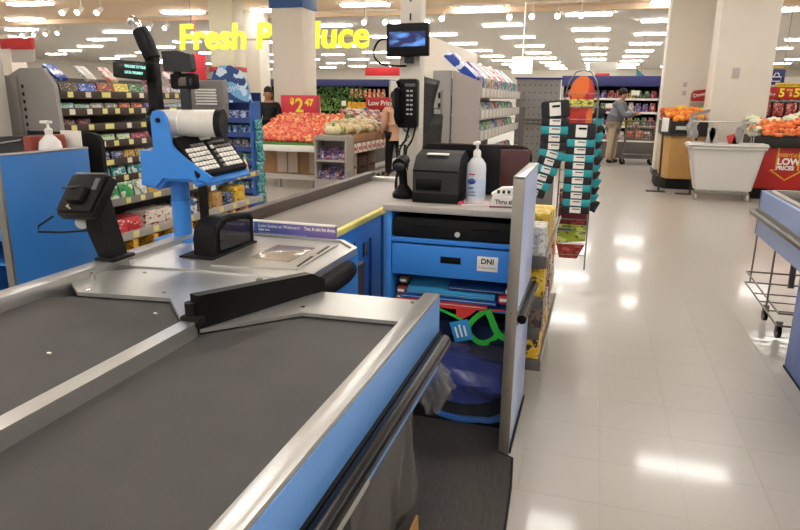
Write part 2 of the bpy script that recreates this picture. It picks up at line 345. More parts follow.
# ---------------------------------------------------------------- the checkout counter (belts, rails, scanner deck)
def checkout():
    t = thing('checkout_counter', 'blue and stainless checkout counter with two black belts filling the foreground', 'checkout counter', (-1, 1, 0))
    # takeaway end
    for (x0, x1, lab) in ((-.925, -.44, 'right takeaway belt, wide and dark'), (-1.54, -.965, 'left takeaway belt with a few crumbs')):
        far = [(x1, 1.545), (-.738, 1.53), (x0, 1.32)] if x0 > -1 else [(x1, 1.33), (-1.025, 1.38), (-1.155, 1.52), (-1.451, 1.482), (x0, 1.45)]
        b = MB().prism([(x0, -.7), (x1, -.7)] + far, 'z', .84, .862).build('takeaway_belt', BELT, t); b['label'] = lab
    bd = MB().box(-1.52, -.54, -.7, 2.0, .0, .62, b=.01).build('base_cabinet', mat('dark_counter_base', '#3a3937', .55), t)
    MB().box(-1.58, -.42, -.7, 1.72, .62, .845).build('deck_frame', DGREY, t)
    # rails: right, middle, left
    MB().box(-.444, -.400, -.7, 1.742, .889, .902, b=.002).box(-.444, -.43, -.7, 1.742, .84, .889).build('side_rail', STEEL, t)
    MB().prism([(-.966, -.7), (-.922, -.7), (-.922, 1.30), (-.94, 1.345), (-.966, 1.33)], 'z', .84, .9).build('middle_rail', STEEL, t)
    MB().box(-1.60, -1.54, -.7, 2.36, .84, .905, b=.004).build('side_rail', STEEL, t)
    # right side panel and its bumper
    MB().box(-.428, -.399, -.7, 1.744, .665, .889, b=.001).build('side_panel', BLUE_L, t)
    bp = MB().cyl((-.374, -.7, .772), (-.374, 1.70, .772), .021, n=16).sph((-.374, 1.70, .772), (.021, .014, .021)).build('bumper_tube', BLACK_G, t)
    MB().box(-.3985, -.390, -.7, 1.735, .742, .788).build('bumper_channel', BLACK_M, t)
    MB().box(-.41, -.396, -.7, 1.12, .664, .732, b=.001).build('lower_strip', mat('pale_grey_strip', '#b3b1ac', .4), t)
    # transition plates
    MB().prism([(-1.451, 1.478), (-1.155, 1.516), (-1.023, 1.378), (-.955, 1.325), (-.93, 1.345), (-.86, 1.80), (-1.235, 1.80), (-1.471, 1.762), (-1.54, 1.70), (-1.54, 1.55)], 'z', .866, .878).build('transition_plate', STEEL_W, t)
    MB().prism([(-.925, 1.322), (-.738, 1.526), (-.442, 1.543), (-.442, 1.738), (-.764, 1.727), (-.95, 1.36)], 'z', .866, .876).build('transition_plate', STEEL_W, t)
    for (x, y) in ((-1.43, 1.50), (-1.40, 1.72), (-1.2, 1.55), (-.47, 1.70), (-.75, 1.56)):
        MB().cyl((x, y, .876), (x, y, .8815), .006, n=8).build('screw', CHROME, t)
    MB().prism([(-1.0, 1.76), (-.985, 1.76), (-.985, 1.745), (-1, 1.745)], 'z', .84, .89).build('bracket', STEEL_D, t)
    # diverter arm between the two belts
    d = MB(frame((-.938, 1.325, .878), (.36, .93, 0), (0, 0, 1)))
    d.prism([(0, 0), (.45, 0), (.45, .035), (.40, .062), (0, .088)], 'z', -.016, .016).build('diverter_arm', BLACK, t)
    MB().cyl((-.948, 1.325, .86), (-.948, 1.325, .945), .016, n=14).box(-.972, -.915, 1.305, 1.34, .885, .912, b=.006).build('pivot', BLACK_M, t)
    # scanner deck
    MB().prism([(-1.54, 1.765), (-1.235, 1.80), (-.87, 1.80), (-.87, 2.25), (-.955, 2.345), (-1.54, 2.345)], 'z', .84, .884).build('scanner_deck', STEEL_W, t)
    MB().prism([(-.868, 1.80), (-.85, 1.80), (-.85, 2.26), (-.95, 2.37), (-1.54, 2.37), (-1.54, 2.35), (-.955, 2.35), (-.868, 2.25)], 'z', .866, .892).build('deck_edge', STEEL, t)
    MB().prism([(-.868, 1.72), (-.855, 1.72), (-.855, 2.28), (-.98, 2.42), (-1.04, 2.42), (-1.04, 2.40), (-.99, 2.40), (-.868, 2.27)], 'z', .3, .864).build('corner_panel', BLUE_P, t)
    MB().tube([(-.845, 1.86, .83), (-.842, 1.9, .83), (-.842, 2.1, .83), (-.845, 2.15, .832), (-.86, 2.19, .832)], [.02, .038, .038, .034, .018], n=14).build('corner_bumper', BLACK_M, t)
    MB().box(-1.52, -.87, 1.7, 2.4, .0, .8).build('scanner_base', mat('dark_counter_base', '#3a3937'), t)
    # feed belt
    MB().box(-1.54, -1.06, 2.44, 4.40, .85, .872, b=.004).build('feed_belt', BELT_F, t)
    MB().cyl((-1.54, 2.425, .853), (-1.06, 2.425, .853), .018, n=12).build('belt_roller', mat('dark_roller', '#4b4742', .35), t)
    MB().box(-1.60, -1.545, 2.37, 4.5, .80, .925, b=.006).build('side_rail', mat('brown_grey_rail', '#4f4640', .5), t)
    MB().box(-1.60, -1.0, 4.405, 4.46, .80, .90, b=.006).build('end_rail', STEEL, t)
    MB().box(-1.058, -1.03, 2.50, 4.4, .868, .895, b=.003).build('edge_strip', mat('yellow_edge_strip', '#e6dd7c', .5, noise=.1, scale=14), t)
    MB().box(-1.06, -1.04, 2.42, 4.4, .06, .868, b=.002).build('feed_side_panel', BLUE_P, t)
    for (y, z, w_, h_) in ((2.64, .74, .02, .02), (2.72, .78, .02, .02), (2.84, .70, .05, .07), (2.95, .6, .014, .014), (2.60, .66, .012, .012)):
        MB().box(-1.041, -1.036, y, y + w_, z, z + h_, b=.001).build('cable_hole', GLASS_D, t)
    MB().box(-1.045, -1.03, 2.93, 2.95, .1, .78).box(-1.045, -1.03, 3.12, 3.14, .1, .86).build('panel_seam', mat('dark_blue_edge', '#174684', .5), t)
    MB().box(-1.6, -1.06, 2.42, 4.4, 0, .82).build('feed_base', mat('dark_counter_base', '#3a3937'), t)
    # hinge posts / knobs on the left rail
    for ky in (1.60, 1.78): MB().cyl((-1.50, ky, .878), (-1.50, ky, .905), .008, n=8).build('knob', CHROME, t)
    return t
counter = checkout()
for i, (x, y, s_, l_) in enumerate(((-1.33, 1.05, .008, 'small orange crumb at the left edge of the left belt'), (-1.19, 1.10, .006, 'pale crumb in the middle of the left belt'), (-1.14, 1.42, .006, 'white crumb near the steel plate on the left belt'))):
    tag(MB().box(x, x + s_ * (2.6 if i == 0 else 1.6), y, y + s_, .862, .865, b=.001).build('crumb', mat('orange_crumb', '#d58a66') if i == 0 else PAPER), l_, 'crumb')

# ---------------------------------------------------------------- barcode scanner
def scanner():
    t = thing('barcode_scanner', 'black upright checkout scanner tower with a dark window over a steel plate', 'barcode scanner', (-1.3, 2.1, .884))
    # flat plate with glass window
    MB().prism([(-1.235, 1.855), (-.93, 1.90), (-.945, 2.30), (-1.255, 2.30)], 'z', .884, .889).build('scale_plate', mat('scale_plate_steel', '#c4c2bc', .32, .85, noise=.08, scale=4), t)
    MB().box(-1.16, -1.0, 1.98, 2.2, .889, .8915, b=.001).build('glass_window', mat('bright_scanner_glass', '#a59a8c', .18, .3, coat=.2), t)
    MB().prism([(-.948, 1.93), (-.94, 1.93), (-.953, 2.08), (-.961, 2.08)], 'z', .889, .8905).build('gap', BLACK, t)
    MB().prism([(-.958, 2.12), (-.950, 2.12), (-.960, 2.25), (-.968, 2.25)], 'z', .889, .8905).build('gap', BLACK, t)
    # tower: rounded hood, window faces +X
    prof = [(1.95, .884), (2.22, .884), (2.22, .99), (2.205, 1.003), (2.15, 1.012), (2.06, 1.02), (2.0, 1.015), (1.965, .995), (1.95, .955)]
    MB().prism(prof, 'x', -1.365, -1.285).build('housing', BLACK, t)
    fr = MB()
    for k in range(len(prof)):
        a, b = prof[k], prof[(k + 1) % len(prof)]
        fr.tube([(-1.283, a[0], a[1]), (-1.283, b[0], b[1])], .009, n=6)
    fr.build('window_frame', BLACK_M, t)
    MB().prism([(1.99, .90), (2.205, .90), (2.205, .98), (2.15, .995), (2.04, 1.0), (1.99, .975)], 'x', -1.286, -1.280).build('window', GLASS_D, t)
    
    MB().box(-1.41, -1.27, 1.92, 2.24, .884, .892, b=.003).build('foot', BLACK_M, t)
    return t
scanner()
t = thing('promotion_strip', 'slim blue to purple advertising strip with white words standing across the feed belt', 'advertising strip', (-1.2, 2.42, .872))
gm = mat('blue_purple_print', '#3d62a8', .3)
nt = gm.node_tree; tc = nt.nodes.new('ShaderNodeTexCoord'); sx = nt.nodes.new('ShaderNodeSeparateXYZ'); cr = nt.nodes.new('ShaderNodeValToRGB')
nt.links.new(tc.outputs['Generated'], sx.inputs[0]); nt.links.new(sx.outputs[0], cr.inputs[0]); nt.links.new(cr.outputs[0], nt.nodes['Principled BSDF'].inputs['Base Color'])
cr.color_ramp.elements[0].color = lin('#2c63ae'); cr.color_ramp.elements[1].color = lin('#8d72b4')
MB().box(-1.425, -1.0, 2.405, 2.425, .875, .937, b=.002).build('panel', gm, t)
MB().box(-1.425, -1.0, 2.40, 2.427, .933, .939, b=.001).build('top_edge', WHITE, t)
MB().box(-1.415, -1.375, 2.402, 2.405, .893, .928, b=.001).build('picture_square', mat('pale_square', '#b9a9bb', .5), t)
text('lettering', 'Love home at Walmart?', .021, facing_cam((-1.355, 2.4035, .912)), WHITE, t, sx=.95)
text('lettering', 'Yes, it can be done.', .021, facing_cam((-1.14, 2.4035, .912)), WHITE, t, bold=.0007, sx=.85)
text('lettering', 'Apply now.', .012, facing_cam((-1.355, 2.4035, .898)), WHITE, t, bold=.0004)
text('lettering', 'We are hiring in store and online. Ask an associate for details.', .009, facing_cam((-1.355, 2.4035, .885)), mat('pale_lilac_print', '#b9c2ea'), t)

# ---------------------------------------------------------------- payment terminal on its stand
def terminal():
    t = thing('payment_terminal', 'black card terminal seen from behind, tilted on a black stand beside the left belt', 'card terminal', (-1.57, 1.76, .905))
    MB().prism([(-1.60, .905), (-1.54, .905), (-1.545, .93), (-1.565, 1.0), (-1.59, 1.11), (-1.645, 1.12), (-1.64, 1.0)], 'y', 1.745, 1.815).build('stand', BLACK_M, t)
    MB().box(-1.60, -1.52, 1.72, 1.83, .903, .916, b=.004).build('foot', BLACK, t)
    Rz = frame((-1.642, 1.757, 1.117), (.996, -.07, .05), (.005, .63, .777)) @ Matrix.Rotation(R(0), 4, 'Z')
    MB(Rz).box(-.085, .085, -.08, .08, -.03, .012, b=.012).build('housing', BLACK, t)
    MB(Rz).box(-.075, .075, -.07, .07, .012, .024, b=.008).build('back_cover', BLACK_M, t)
    MB(Rz).box(-.03, .04, -.045, .015, .024, .05, b=.008).build('mount', BLACK_M, t)
    MB(Rz).box(.045, .065, .01, .055, .024, .029, b=.002).build('vent_label', mat('grey_label', '#56585c', .4), t)
    MB(Rz).box(-.07, .07, .074, .084, -.03, .02, b=.004).build('top_edge', mat('grey_edge', '#565656', .35), t)
    MB(Rz).cyl((-.01, -.06, .02), (-.01, -.06, .04), .006, n=10).build('screw', CHROME, t)
    MB().tube([(-1.63, 1.76, 1.0), (-1.70, 1.70, 1.0), (-1.74, 1.64, 1.01), (-1.735, 1.64, 1.03), (-1.70, 1.67, 1.06)], .004, n=6).build('stylus_loop', BLACK, t)
    MB().tube([(-1.68, 1.70, 1.15), (-1.63, 1.73, 1.155), (-1.59, 1.77, 1.13), (-1.585, 1.78, 1.10)], .004, n=6).build('cable', DGREY, t)
    return t
terminal()
tag(MB().cyl((-1.69, 1.78, 1.02), (-1.686, 1.774, 1.02), .022, n=16).build('round_sticker', PAPER), 'small white oval sticker beside the card terminal stand', 'sticker')

# ---------------------------------------------------------------- blue till post with keyboard, roll and displays
def till_post():
    t = thing('till_stand', 'blue steel till post with side bracket and tray at the scanner', 'till stand', (-1.595, 2.2, .884))
    MB().cyl((-1.585, 2.2, .884), (-1.585, 2.2, 1.14), .036, n=20).build('pole', BLUE_P, t)
    MB().cyl((-1.585, 2.2, 1.045), (-1.585, 2.2, 1.052), .038, n=20).build('collar', BLUE, t)
    MB().box(-1.68, -1.52, 2.13, 2.27, .88, .892, b=.004).build('base_plate', BLUE_P, t)
    side = [(-1.755, 1.235), (-1.765, 1.105), (-1.70, 1.09), (-1.66, 1.128), (-1.50, 1.128), (-1.445, 1.12), (-1.435, 1.14), (-1.545, 1.205), (-1.61, 1.255), (-1.625, 1.365), (-1.64, 1.39), (-1.662, 1.395), (-1.685, 1.39), (-1.697, 1.365), (-1.695, 1.235)]
    side = [(x * .955, 1.45 - (1.45 - z) * .955) for x, z in side]
    MB().prism(side, 'y', 2.10, 2.113).build('side_plate', BLUE_P, t)
    MB().cyl((-1.586, 2.093, 1.36), (-1.586, 2.10, 1.36), .009, n=12).build('bolt', BLACK, t)
    MB().prism([(-1.676, 1.245), (-1.686, 1.12), (-1.62, 1.106), (-1.585, 1.143), (-1.43, 1.143), (-1.38, 1.135), (-1.385, 1.122), (-1.43, 1.130), (-1.58, 1.13), (-1.62, 1.094), (-1.696, 1.11), (-1.69, 1.247)], 'y', 2.113, 2.30).build('bracket', BLUE_P, t)
    MB(KB).box(-.01, .235, -.02, .21, -.036, -.022, b=.003).build('tray', BLUE_P, t)
    return t
KB = frame((-1.423, 2.092, 1.155), (.422, .9, .107), (-.684, .239, .689))
till_post()
def keyboard():
    t = thing('till_keyboard', 'black till keyboard with rows of small white keys on the blue tray', 'keyboard', KB.translation[:])
    MB(KB).box(0, .225, 0, .20, -.022, .006, b=.008).build('case', BLACK_M, t)
    km = MB().box(0, .0135, 0, .0135, 0, .007, b=.002).mesh('key', PAPER, False)
    lay = [(i, j) for j in range(6) for i in range(13) if i != 6 and not (j == 5 and i in (0, 1, 12))]
    for (i, j) in lay:
        dark = (i in (7,) and j < 4) or (j >= 4 and i > 7) or (j == 5)
        o = inst('key', km, (0, 0, 0), None, m=(mat('grey_key', '#77746f', .5) if dark else None))
        o.matrix_basis = KB @ Matrix.Translation((.014 + i * .0152, .018 + j * .0235, .005)) @ Matrix.Diagonal((.95, 1.3 if not dark else .9, 1, 1))
        put(o, t)
    MB(KB).box(.10, .145, .162, .19, .005, .009, b=.001).build('paper_label', PAPER, t)
    MB(KB).box(.17, .19, .165, .18, .005, .008).build('display', mat('grey_display', '#8d9189', .3), t)
    return t
keyboard()
t = thing('plastic_bag_roll', 'big white translucent roll between black end discs above the till keyboard', 'roll', (-1.5, 2.2, 1.345))
MB().cyl((-1.60, 2.18, 1.345), (-1.37, 2.23, 1.348), .052, n=28).build('roll', mat('milky_film_roll', '#d8d4cb', .35, noise=.1, scale=12, bump=.2, bscale=14), t)
MB().cyl((-1.622, 2.175, 1.345), (-1.600, 2.18, 1.345), .060, n=28).build('end_disc', BLACK_G, t)
MB().cyl((-1.37, 2.23, 1.348), (-1.345, 2.236, 1.348), .055, n=28).build('end_disc', BLACK_M, t)
MB().cyl((-1.51, 2.1995, 1.346), (-1.505, 2.2005, 1.346), .0532, n=28).build('paper_seam', PAPER, t)

for c_ in kids(t): c_.location.x -= .045

def mast():
    t = thing('display_mast', 'black mast with a chrome hook at its top rising above the roll', 'mast', (-1.64, 2.22, 1.36))
    MB().prism([(-1.67, 1.38), (-1.625, 1.38), (-1.63, 1.61), (-1.645, 1.63), (-1.67, 1.61)], 'y', 2.20, 2.235).build('mast', BLACK_M, t)
    M = frame((-1.66, 2.215, 1.60), (1, 0, .3), (0, 1, 0))
    MB().tube([(-1.648, 2.218, 1.59), (-1.672, 2.218, 1.645), (-1.695, 2.218, 1.695)], [.03, .033, .03], n=12).build('upper_arm', BLACK, t)
    MB().tube([(-1.69, 2.218, 1.69), (-1.705, 2.218, 1.722), (-1.725, 2.218, 1.735), (-1.745, 2.218, 1.72)], [.014, .017, .017, .011], n=10).build('hook', CHROME, t)
    MB().cyl((-1.655, 2.19, 1.605), (-1.655, 2.245, 1.605), .018, n=12).build('joint', BLACK_G, t)
    MB().tube([(-1.72, 2.22, 1.735), (-1.69, 2.225, 1.71), (-1.665, 2.225, 1.65), (-1.64, 2.23, 1.60)], .004, n=6).build('cable', BLACK_G, t)
    return t
for c_ in kids(mast()): c_.location.x -= .03
t = thing('customer_display', 'wide black customer display with two lines of pale glowing text, left of the mast', 'display', (-1.75, 2.2, 1.54))
M = frame((-1.74, 2.19, 1.545), (1, -.06, -.08), (0, 0, 1))
MB(M).box(-.085, .085, -.034, .034, -.03, .03, b=.007).build('housing', BLACK, t)
MB(M).box(-.078, .078, -.028, .028, -.001, .0315, b=.001).build('screen', mat('black_screen', '#0b0d0f', .2), t)
TEAL = mat('teal_glow', '#9fd9d0', .5, emit='#8fe0d2', es=.7)
for s_, dz in (('WELCOME TO YOUR', .008), ('LOCAL WALMART', -.014)):
    o = text('lettering', s_, .0145, M @ frame((-.022, dz, .0325), (1, 0, 0), (0, 1, 0)), TEAL, t, sx=.72, bold=.0003)
t = thing('cashier_monitor', 'blank black back of a flat till monitor, right of the mast', 'monitor', (-1.56, 2.2, 1.57))
MB().prism([(-1.632, 1.615), (-1.625, 1.542), (-1.51, 1.538), (-1.498, 1.55), (-1.505, 1.605), (-1.56, 1.618)], 'y', 2.21, 2.24).build('housing', DGREY, t)
MB().box(-1.59, -1.565, 2.22, 2.235, 1.515, 1.545).build('neck', BLACK, t)
t = thing('pole_camera_box', 'dark square till display with a grey window under the blank black monitor', 'display', (-1.56, 2.22, 1.5))
MB().box(-1.615, -1.50, 2.225, 2.262, 1.475, 1.535, b=.01).build('housing', BLACK_M, t)
MB().box(-1.573, -1.537, 2.221, 2.226, 1.488, 1.52, b=.003).build('window', mat('grey_window', '#5d5650', .3), t)
MB().box(-1.525, -1.512, 2.221, 2.226, 1.49, 1.515, b=.002).build('button_strip', DGREY, t)
MB().box(-1.575, -1.535, 2.23, 2.25, 1.375, 1.48, b=.004).build('neck', DGREY, t)
t = thing('paper_tray', 'grey desk tray holding a stack of white sheets behind the roll', 'tray', (-1.46, 2.4, 1.4))
MB().box(-1.655, -1.50, 2.42, 2.46, 1.36, 1.515, b=.004).build('back_plate', mat('grey_tray', '#7d7975', .5), t)
MB().box(-1.65, -1.63, 2.42, 2.46, .90, 1.38).build('support', BLACK_M, t)
ps = MB().box(0, .10, 0, .004, 0, .0075).mesh('sheet_edge', PAPER, False)
for k in range(6): inst('sheet_edge', ps, (-1.63 + (k % 2) * .003, 2.414 - k * .001, 1.415 + k * .0115), t)

# ---------------------------------------------------------------- cashier cabinets (ours, and the one of the lane to the left)
def cabinet(X, Y, label):
    def q(x0, x1, y0, y1, z0, z1, b=0, mb=None): return (mb or MB()).box(X + x0, X + x1, Y + y0, Y + y1, z0, z1, b=b)
    t = thing('cashier_cabinet', label, 'cabinet', (X, Y, 0))
    q(-.875, -.26, 2.645, 3.16, .972, 1.0, b=.004).build('countertop', mat('grey_countertop', '#a7a29b', .4, noise=.04, scale=60), t)
    q(-.862, -.838, 2.66, 3.12, 0, .972, b=.002).build('left_side', BLUE_P, t)
    q(-.862, -.28, 3.10, 3.12, 0, .972).build('back_panel', mat('navy_back', '#1a2f58', .5), t)
    q(-.838, -.285, 2.663, 3.1, .835, .856, b=.002).build('crossbar', BLUE_P, t)
    q(-.838, -.285, 2.70, 3.1, .535, .55, b=.002).build('shelf', BLUE_P, t)
    q(-.838, -.285, 2.645, 3.1, .0, .02).build('bottom_board', BLACK_M, t)
    d = q(-.832, -.297, 2.652, 2.674, .69, .828, b=.003).build('drawer', BLUE_P, t)
    q(-.61, -.52, 2.6505, 2.653, .755, .785, b=.001).build('pull_slot', BLACK, d)
    q(-.832, -.297, 2.68, 3.05, .695, .82).build('drawer_box', mat('dark_blue_edge', '#174684', .5), t)
    # tall side panel facing the aisle, steel front edge
    q(-.285, -.247, 2.45, 3.02, .0, 1.165, b=.002).build('side_panel', mat('pale_blue_side_laminate', '#b9caf2', .3, noise=.02, scale=3) if X == 0 else BLUE, t)
    q(-.288, -.244, 2.438, 2.452, .0, 1.17, b=.002).build('steel_edge', STEEL_D if X else mat('satin_steel_edge', '#9c968d', .4, .7), t)
    q(-.288, -.244, 2.438, 3.02, 1.162, 1.172, b=.002).build('steel_cap', STEEL, t)
    if not X: MB().cyl((X - .226, Y + 2.46, .60), (X - .226, Y + 3.0, .60), .019, n=14).build('bumper_tube', BLACK_G, t)
    if not X: q(-.247, -.24, 2.47, 3.0, .57, .63, b=.002).build('bumper_channel', STEEL_D, t)
    if not X:
        MB().prism([(-.845, .0), (-.845, .50), (-.80, .50), (-.80, .0)], 'y', 2.665, 2.69).build('inner_post', BLUE_P, t)
        for z in (.63, .3): MB().cyl((-.267, 2.437, z), (-.267, 2.433, z), .003, n=8).build('screw', CHROME, t)
        MB().box(-.245, -.238, 2.46, 3.0, 0, .02).build('foot_trim', BLACK_M, t)
    return t
cab = cabinet(0, 0, 'blue cashier cabinet with grey countertop and a tall pale side panel on the aisle')
cab2 = cabinet(-2.445, -.08, 'cabinet of the next lane with a big plain blue side panel behind the card terminal')
t = thing('cash_drawer', 'black cash drawer with a round lock above the blue drawer', 'cash drawer', (-.56, 2.7, .856))
MB().box(-.825, -.3, 2.672, 3.08, .858, .945, b=.004).build('case', BLACK, t)
MB().box(-.832, -.296, 2.662, 2.674, .862, .94, b=.003).build('drawer_front', BLACK_M, t)
MB().cyl((-.54, 2.662, .885), (-.54, 2.655, .885), .0115, n=16).build('lock', mat('silver_lock', '#d8d8d6', .35, .3), t)
for sx_ in (-.75, -.48): MB().box(sx_, sx_ + .12, 2.6595, 2.6625, .909, .913).build('slot', GLASS_D, t)
t = thing('paper_notice', 'small white notice with black capitals DNI on the blue drawer front', 'notice', (-.4, 2.65, .76))
MB().box(-.448, -.358, 2.6495, 2.6515, .735, .80, b=.0005).build('sheet', PAPER, t)
text('lettering', 'DNI', .032, facing_cam((-.403, 2.649, .768)), BLACK, t, align='CENTER', bold=.0008)
text('lettering', 'Do Not Inventory', .0105, facing_cam((-.403, 2.649, .748)), mat('brown_print', '#8f6f60'), t, align='CENTER')

# ---- things inside our cabinet
def folder(x0, x1, y0, z, tilt, m, label, fx=0):
    M = frame((x0, y0, z), (1, 0, fx), (0, 1, tilt))
    t = thing('folder', label, 'folder', (x0, y0, z), 'flat folders on the cabinet shelf')
    MB(M).box(0, x1 - x0, 0, .30, 0, .006, b=.002).build('back_cover', m, t)
    MB(M).box(.004, x1 - x0 - .004, .004, .29, .0065, .012).build('papers', PAPER, t)
    MB(M).box(0, x1 - x0, -.002, .30, .0125, .017, b=.002).build('front_cover', m, t)
folder(-.77, -.37, 2.68, .595, .30, mat('azure_folder', '#3f9ccf', .35), 'light blue glossy folder uppermost on the cabinet shelf')
folder(-.80, -.36, 2.68, .572, .06, mat('blue_folder', '#1f5fae', .4), 'mid blue folder under the light blue one')
folder(-.82, -.40, 2.672, .552, .0, mat('red_folder', '#cf3a32', .45), 'red folder at the bottom of the shelf stack')
folder(-.58, -.33, 2.69, .625, .28, mat('dark_blue_folder', '#1b3f78', .4), 'dark blue folder behind the light blue one on the right')
for (x, z, r_, c, lab) in ((-.80, .60, .022, '#8f3a2c', 'small red box at the left of the shelf stack'), (-.33, .60, .026, '#c4302d', 'red bundle at the right end of the shelf stack'), (-.80, .568, .024, '#4c7a3c', 'green packet at the left end of the shelf'), (-.31, .64, .018, '#d8cfc4', 'white packet at the right of the shelf stack'), (-.79, .65, .02, '#7b6a5c', 'brown bundle at the top left of the shelf')):
    o = thing('packet', lab, 'packet', (x, 2.70, z), 'odds and ends on the cabinet shelf')
    MB().box(x - r_, x + r_, 2.69, 2.75, z - r_ * .8, z + r_ * .8, b=.01).build('wrapper', mat('packet_' + c[1:], c, .5), o)
    MB().box(x - r_ * .7, x + r_ * .7, 2.687, 2.70, z - r_ * .3, z + r_ * .3, b=.003).build('band', PAPER, o)
# red + green straps, navy reusable bag with a blue tag
t = thing('reusable_bag', 'navy shopping bag with bright green handles hanging in the cabinet', 'bag', (-.45, 2.7, .52))
NVY = mat('navy_fabric', '#15244c', .8, bump=.4, bscale=30)
MB().sheet(lambda u, v: (-.64 + .33 * u, 2.70 + .03 * math.sin(5 * u) + .02 * math.sin(9 * v), .50 - .18 * v), 14, 10, .02).build('body', NVY, t)
def strap(pts, w_, m, name='handle', parent=None):
    b = MB(); n = len(pts); L = []
    for i, p in enumerate(pts):
        p = Vector(p); a = Vector(pts[max(i - 1, 0)]); c = Vector(pts[min(i + 1, n - 1)]); d = (c - a).normalized()
        s_ = d.cross(Vector((0, 1, 0))).normalized() * w_ / 2
        L.append([b.bm.verts.new(p + s_ + Vector((0, o, 0))) for o in (0, .003)] + [b.bm.verts.new(p - s_ + Vector((0, o, 0))) for o in (.003, 0)])
    for A, B in zip(L, L[1:]):
        for j in range(4): b.bm.faces.new((A[j], A[(j + 1) % 4], B[(j + 1) % 4], B[j]))
    b.bm.faces.new(L[0]); b.bm.faces.new(L[-1][::-1])
    return b.build(name, m, parent)
GRN = mat('bright_green_strap', '#2fb23c', .6)
def curve(P, k=5):
    o = []
    P = [Vector(p) for p in P]
    for i in range(len(P) - 1):
        p0, p1, p2, p3 = P[max(i - 1, 0)], P[i], P[i + 1], P[min(i + 2, len(P) - 1)]
        for j in range(k):
            u = j / k; o.append(.5 * ((2 * p1) + (p2 - p0) * u + (2 * p0 - 5 * p1 + 4 * p2 - p3) * u * u + (3 * p1 - p0 - 3 * p2 + p3) * u ** 3))
    return o + [P[-1]]
strap(curve([(-.40, 2.672, .555), (-.46, 2.668, .50), (-.475, 2.665, .45), (-.44, 2.662, .41), (-.40, 2.66, .405), (-.36, 2.66, .43), (-.345, 2.662, .46)]), .024, GRN, parent=t)
strap(curve([(-.395, 2.66, .56), (-.375, 2.655, .52), (-.345, 2.653, .46), (-.31, 2.652, .44)]), .03, GRN, parent=t)
strap(curve([(-.66, 2.668, .555), (-.60, 2.663, .535), (-.53, 2.661, .51), (-.47, 2.66, .48)]), .012, GRN, parent=t)
tg = MB(frame((-.56, 2.652, .485), (1, 0, .32), (-.30, 0, 1))).box(0, .085, -.095, 0, 0, .003, b=.001).build('hang_tag', mat('cyan_tag', '#2f8fd0', .45), t)
for k in range(3):
    MB(frame((-.56, 2.6495, .485), (1, 0, .32), (-.30, 0, 1))).box(.016 + k * .02, .024 + k * .02, -.075, -.025 + .008 * (k % 2), 0, .002).build('printed_stroke', PAPER, tg)
t = thing('red_pouch', 'red fabric pouch hanging beneath the folders', 'pouch', (-.5, 2.7, .55))
MB().prism([(-.535, .553), (-.44, .555), (-.47, .525), (-.51, .50), (-.535, .505)], 'y', 2.668, 2.70).build('body', mat('red_fabric', '#d23a30', .7), t)
strap(curve([(-.70, 2.672, .552), (-.55, 2.668, .549), (-.40, 2.668, .556), (-.32, 2.67, .56)]), .008, mat('red_fabric', '#d23a30'), 'strap', t)
# stack of blue bags with film
t = thing('blue_bag_bundle', 'bulky bundle of dark blue shopping bags on the cabinet floor', 'bag bundle', (-.55, 2.8, 0))
BB = mat('royal_blue_plastic', '#1e3796', .28, noise=.25, scale=6, bump=.5, bscale=12)
def lump(x0, x1, y0, y1, z0, z1, seed, m, parent, name='bundle'):
    rr = random.Random(seed); a, b_, c_ = [rr.uniform(3, 9) for _ in range(3)]
    q = MB(); r_ = bmesh.ops.create_cube(q.bm, size=2); bmesh.ops.subdivide_edges(q.bm, edges=q.bm.edges[:], cuts=7, use_grid_fill=True)
    for v in q.bm.verts:
        d = v.co.copy(); n_ = d.normalized(); k = .45
        d = d * (1 - k) + n_ * 1.25 * k
        d *= 1 + .05 * math.sin(a * d.x + b_ * d.z) + .05 * math.sin(c_ * d.z + a * d.y)
        v.co = Vector(((x0 + x1) / 2 + d.x * (x1 - x0) / 2.1, (y0 + y1) / 2 + d.y * (y1 - y0) / 2.1, max(z0, (z0 + z1) / 2 + d.z * (z1 - z0) / 2.05)))
    return q.build(name, m, parent)
lump(-.80, -.30, 2.70, 3.05, 0.06, .30, 3, BB, t)
lump(-.78, -.31, 2.74, 3.06, .24, .40, 5, BB, t)
MB().tube([(-.62, 2.69, .03), (-.58, 2.665, .02), (-.5, 2.655, .02), (-.36, 2.665, .025), (-.31, 2.70, .035)], .018, n=8).build('folded_edge', mat('bright_blue_edge', '#2f62a8', .3), t)
t = thing('plastic_film', 'clear crinkled plastic film draped over the blue bag bundle', 'plastic film', (-.5, 2.64, .3))
def filmf(u, v):
    x = -.66 + .36 * u; z = .40 - .36 * v
    return (x, 2.652 - .025 * math.sin(3.1 * v) - .010 * math.sin(11 * u + 7 * v) - .007 * math.sin(23 * u - 9 * v), z)
MB().sheet(filmf, 26, 22).build('film', CLEAR, t)
t = thing('clear_bag', 'crumpled clear plastic bag hanging at the end of the lower blue panel', 'plastic bag', (-.5, 1.9, .5))
def bagf(u, v):
    a = u * 2 * math.pi; r_ = (.02 + .035 * math.sin(math.pi * min(1, v * 1.1))) * (1 + .3 * math.sin(5 * a + 6 * v) + .2 * math.sin(13 * a - 11 * v) + .16 * math.sin(23 * a + 19 * v))
    return (-.475 + r_ * math.cos(a), 2.0 + r_ * math.sin(a), .57 - .19 * v)
MB().sheet(bagf, 64, 36).build('film', mat('crinkled_clear_plastic', '#8f908e', .08, alpha=.3, bump=1, bscale=40), t)
t = thing('hanging_plastic_sheet', 'grey translucent plastic bag hanging under the counter beside the mat', 'plastic bag', (-.5, 1.4, .3))
def sh(u, v):
    return (-.505 + .018 * math.sin(9 * u + 5 * v) * (1 - .3 * v) + .006 * math.sin(31 * u), 1.25 + .66 * u, .58 - .50 * v - .03 * math.sin(6 * u))
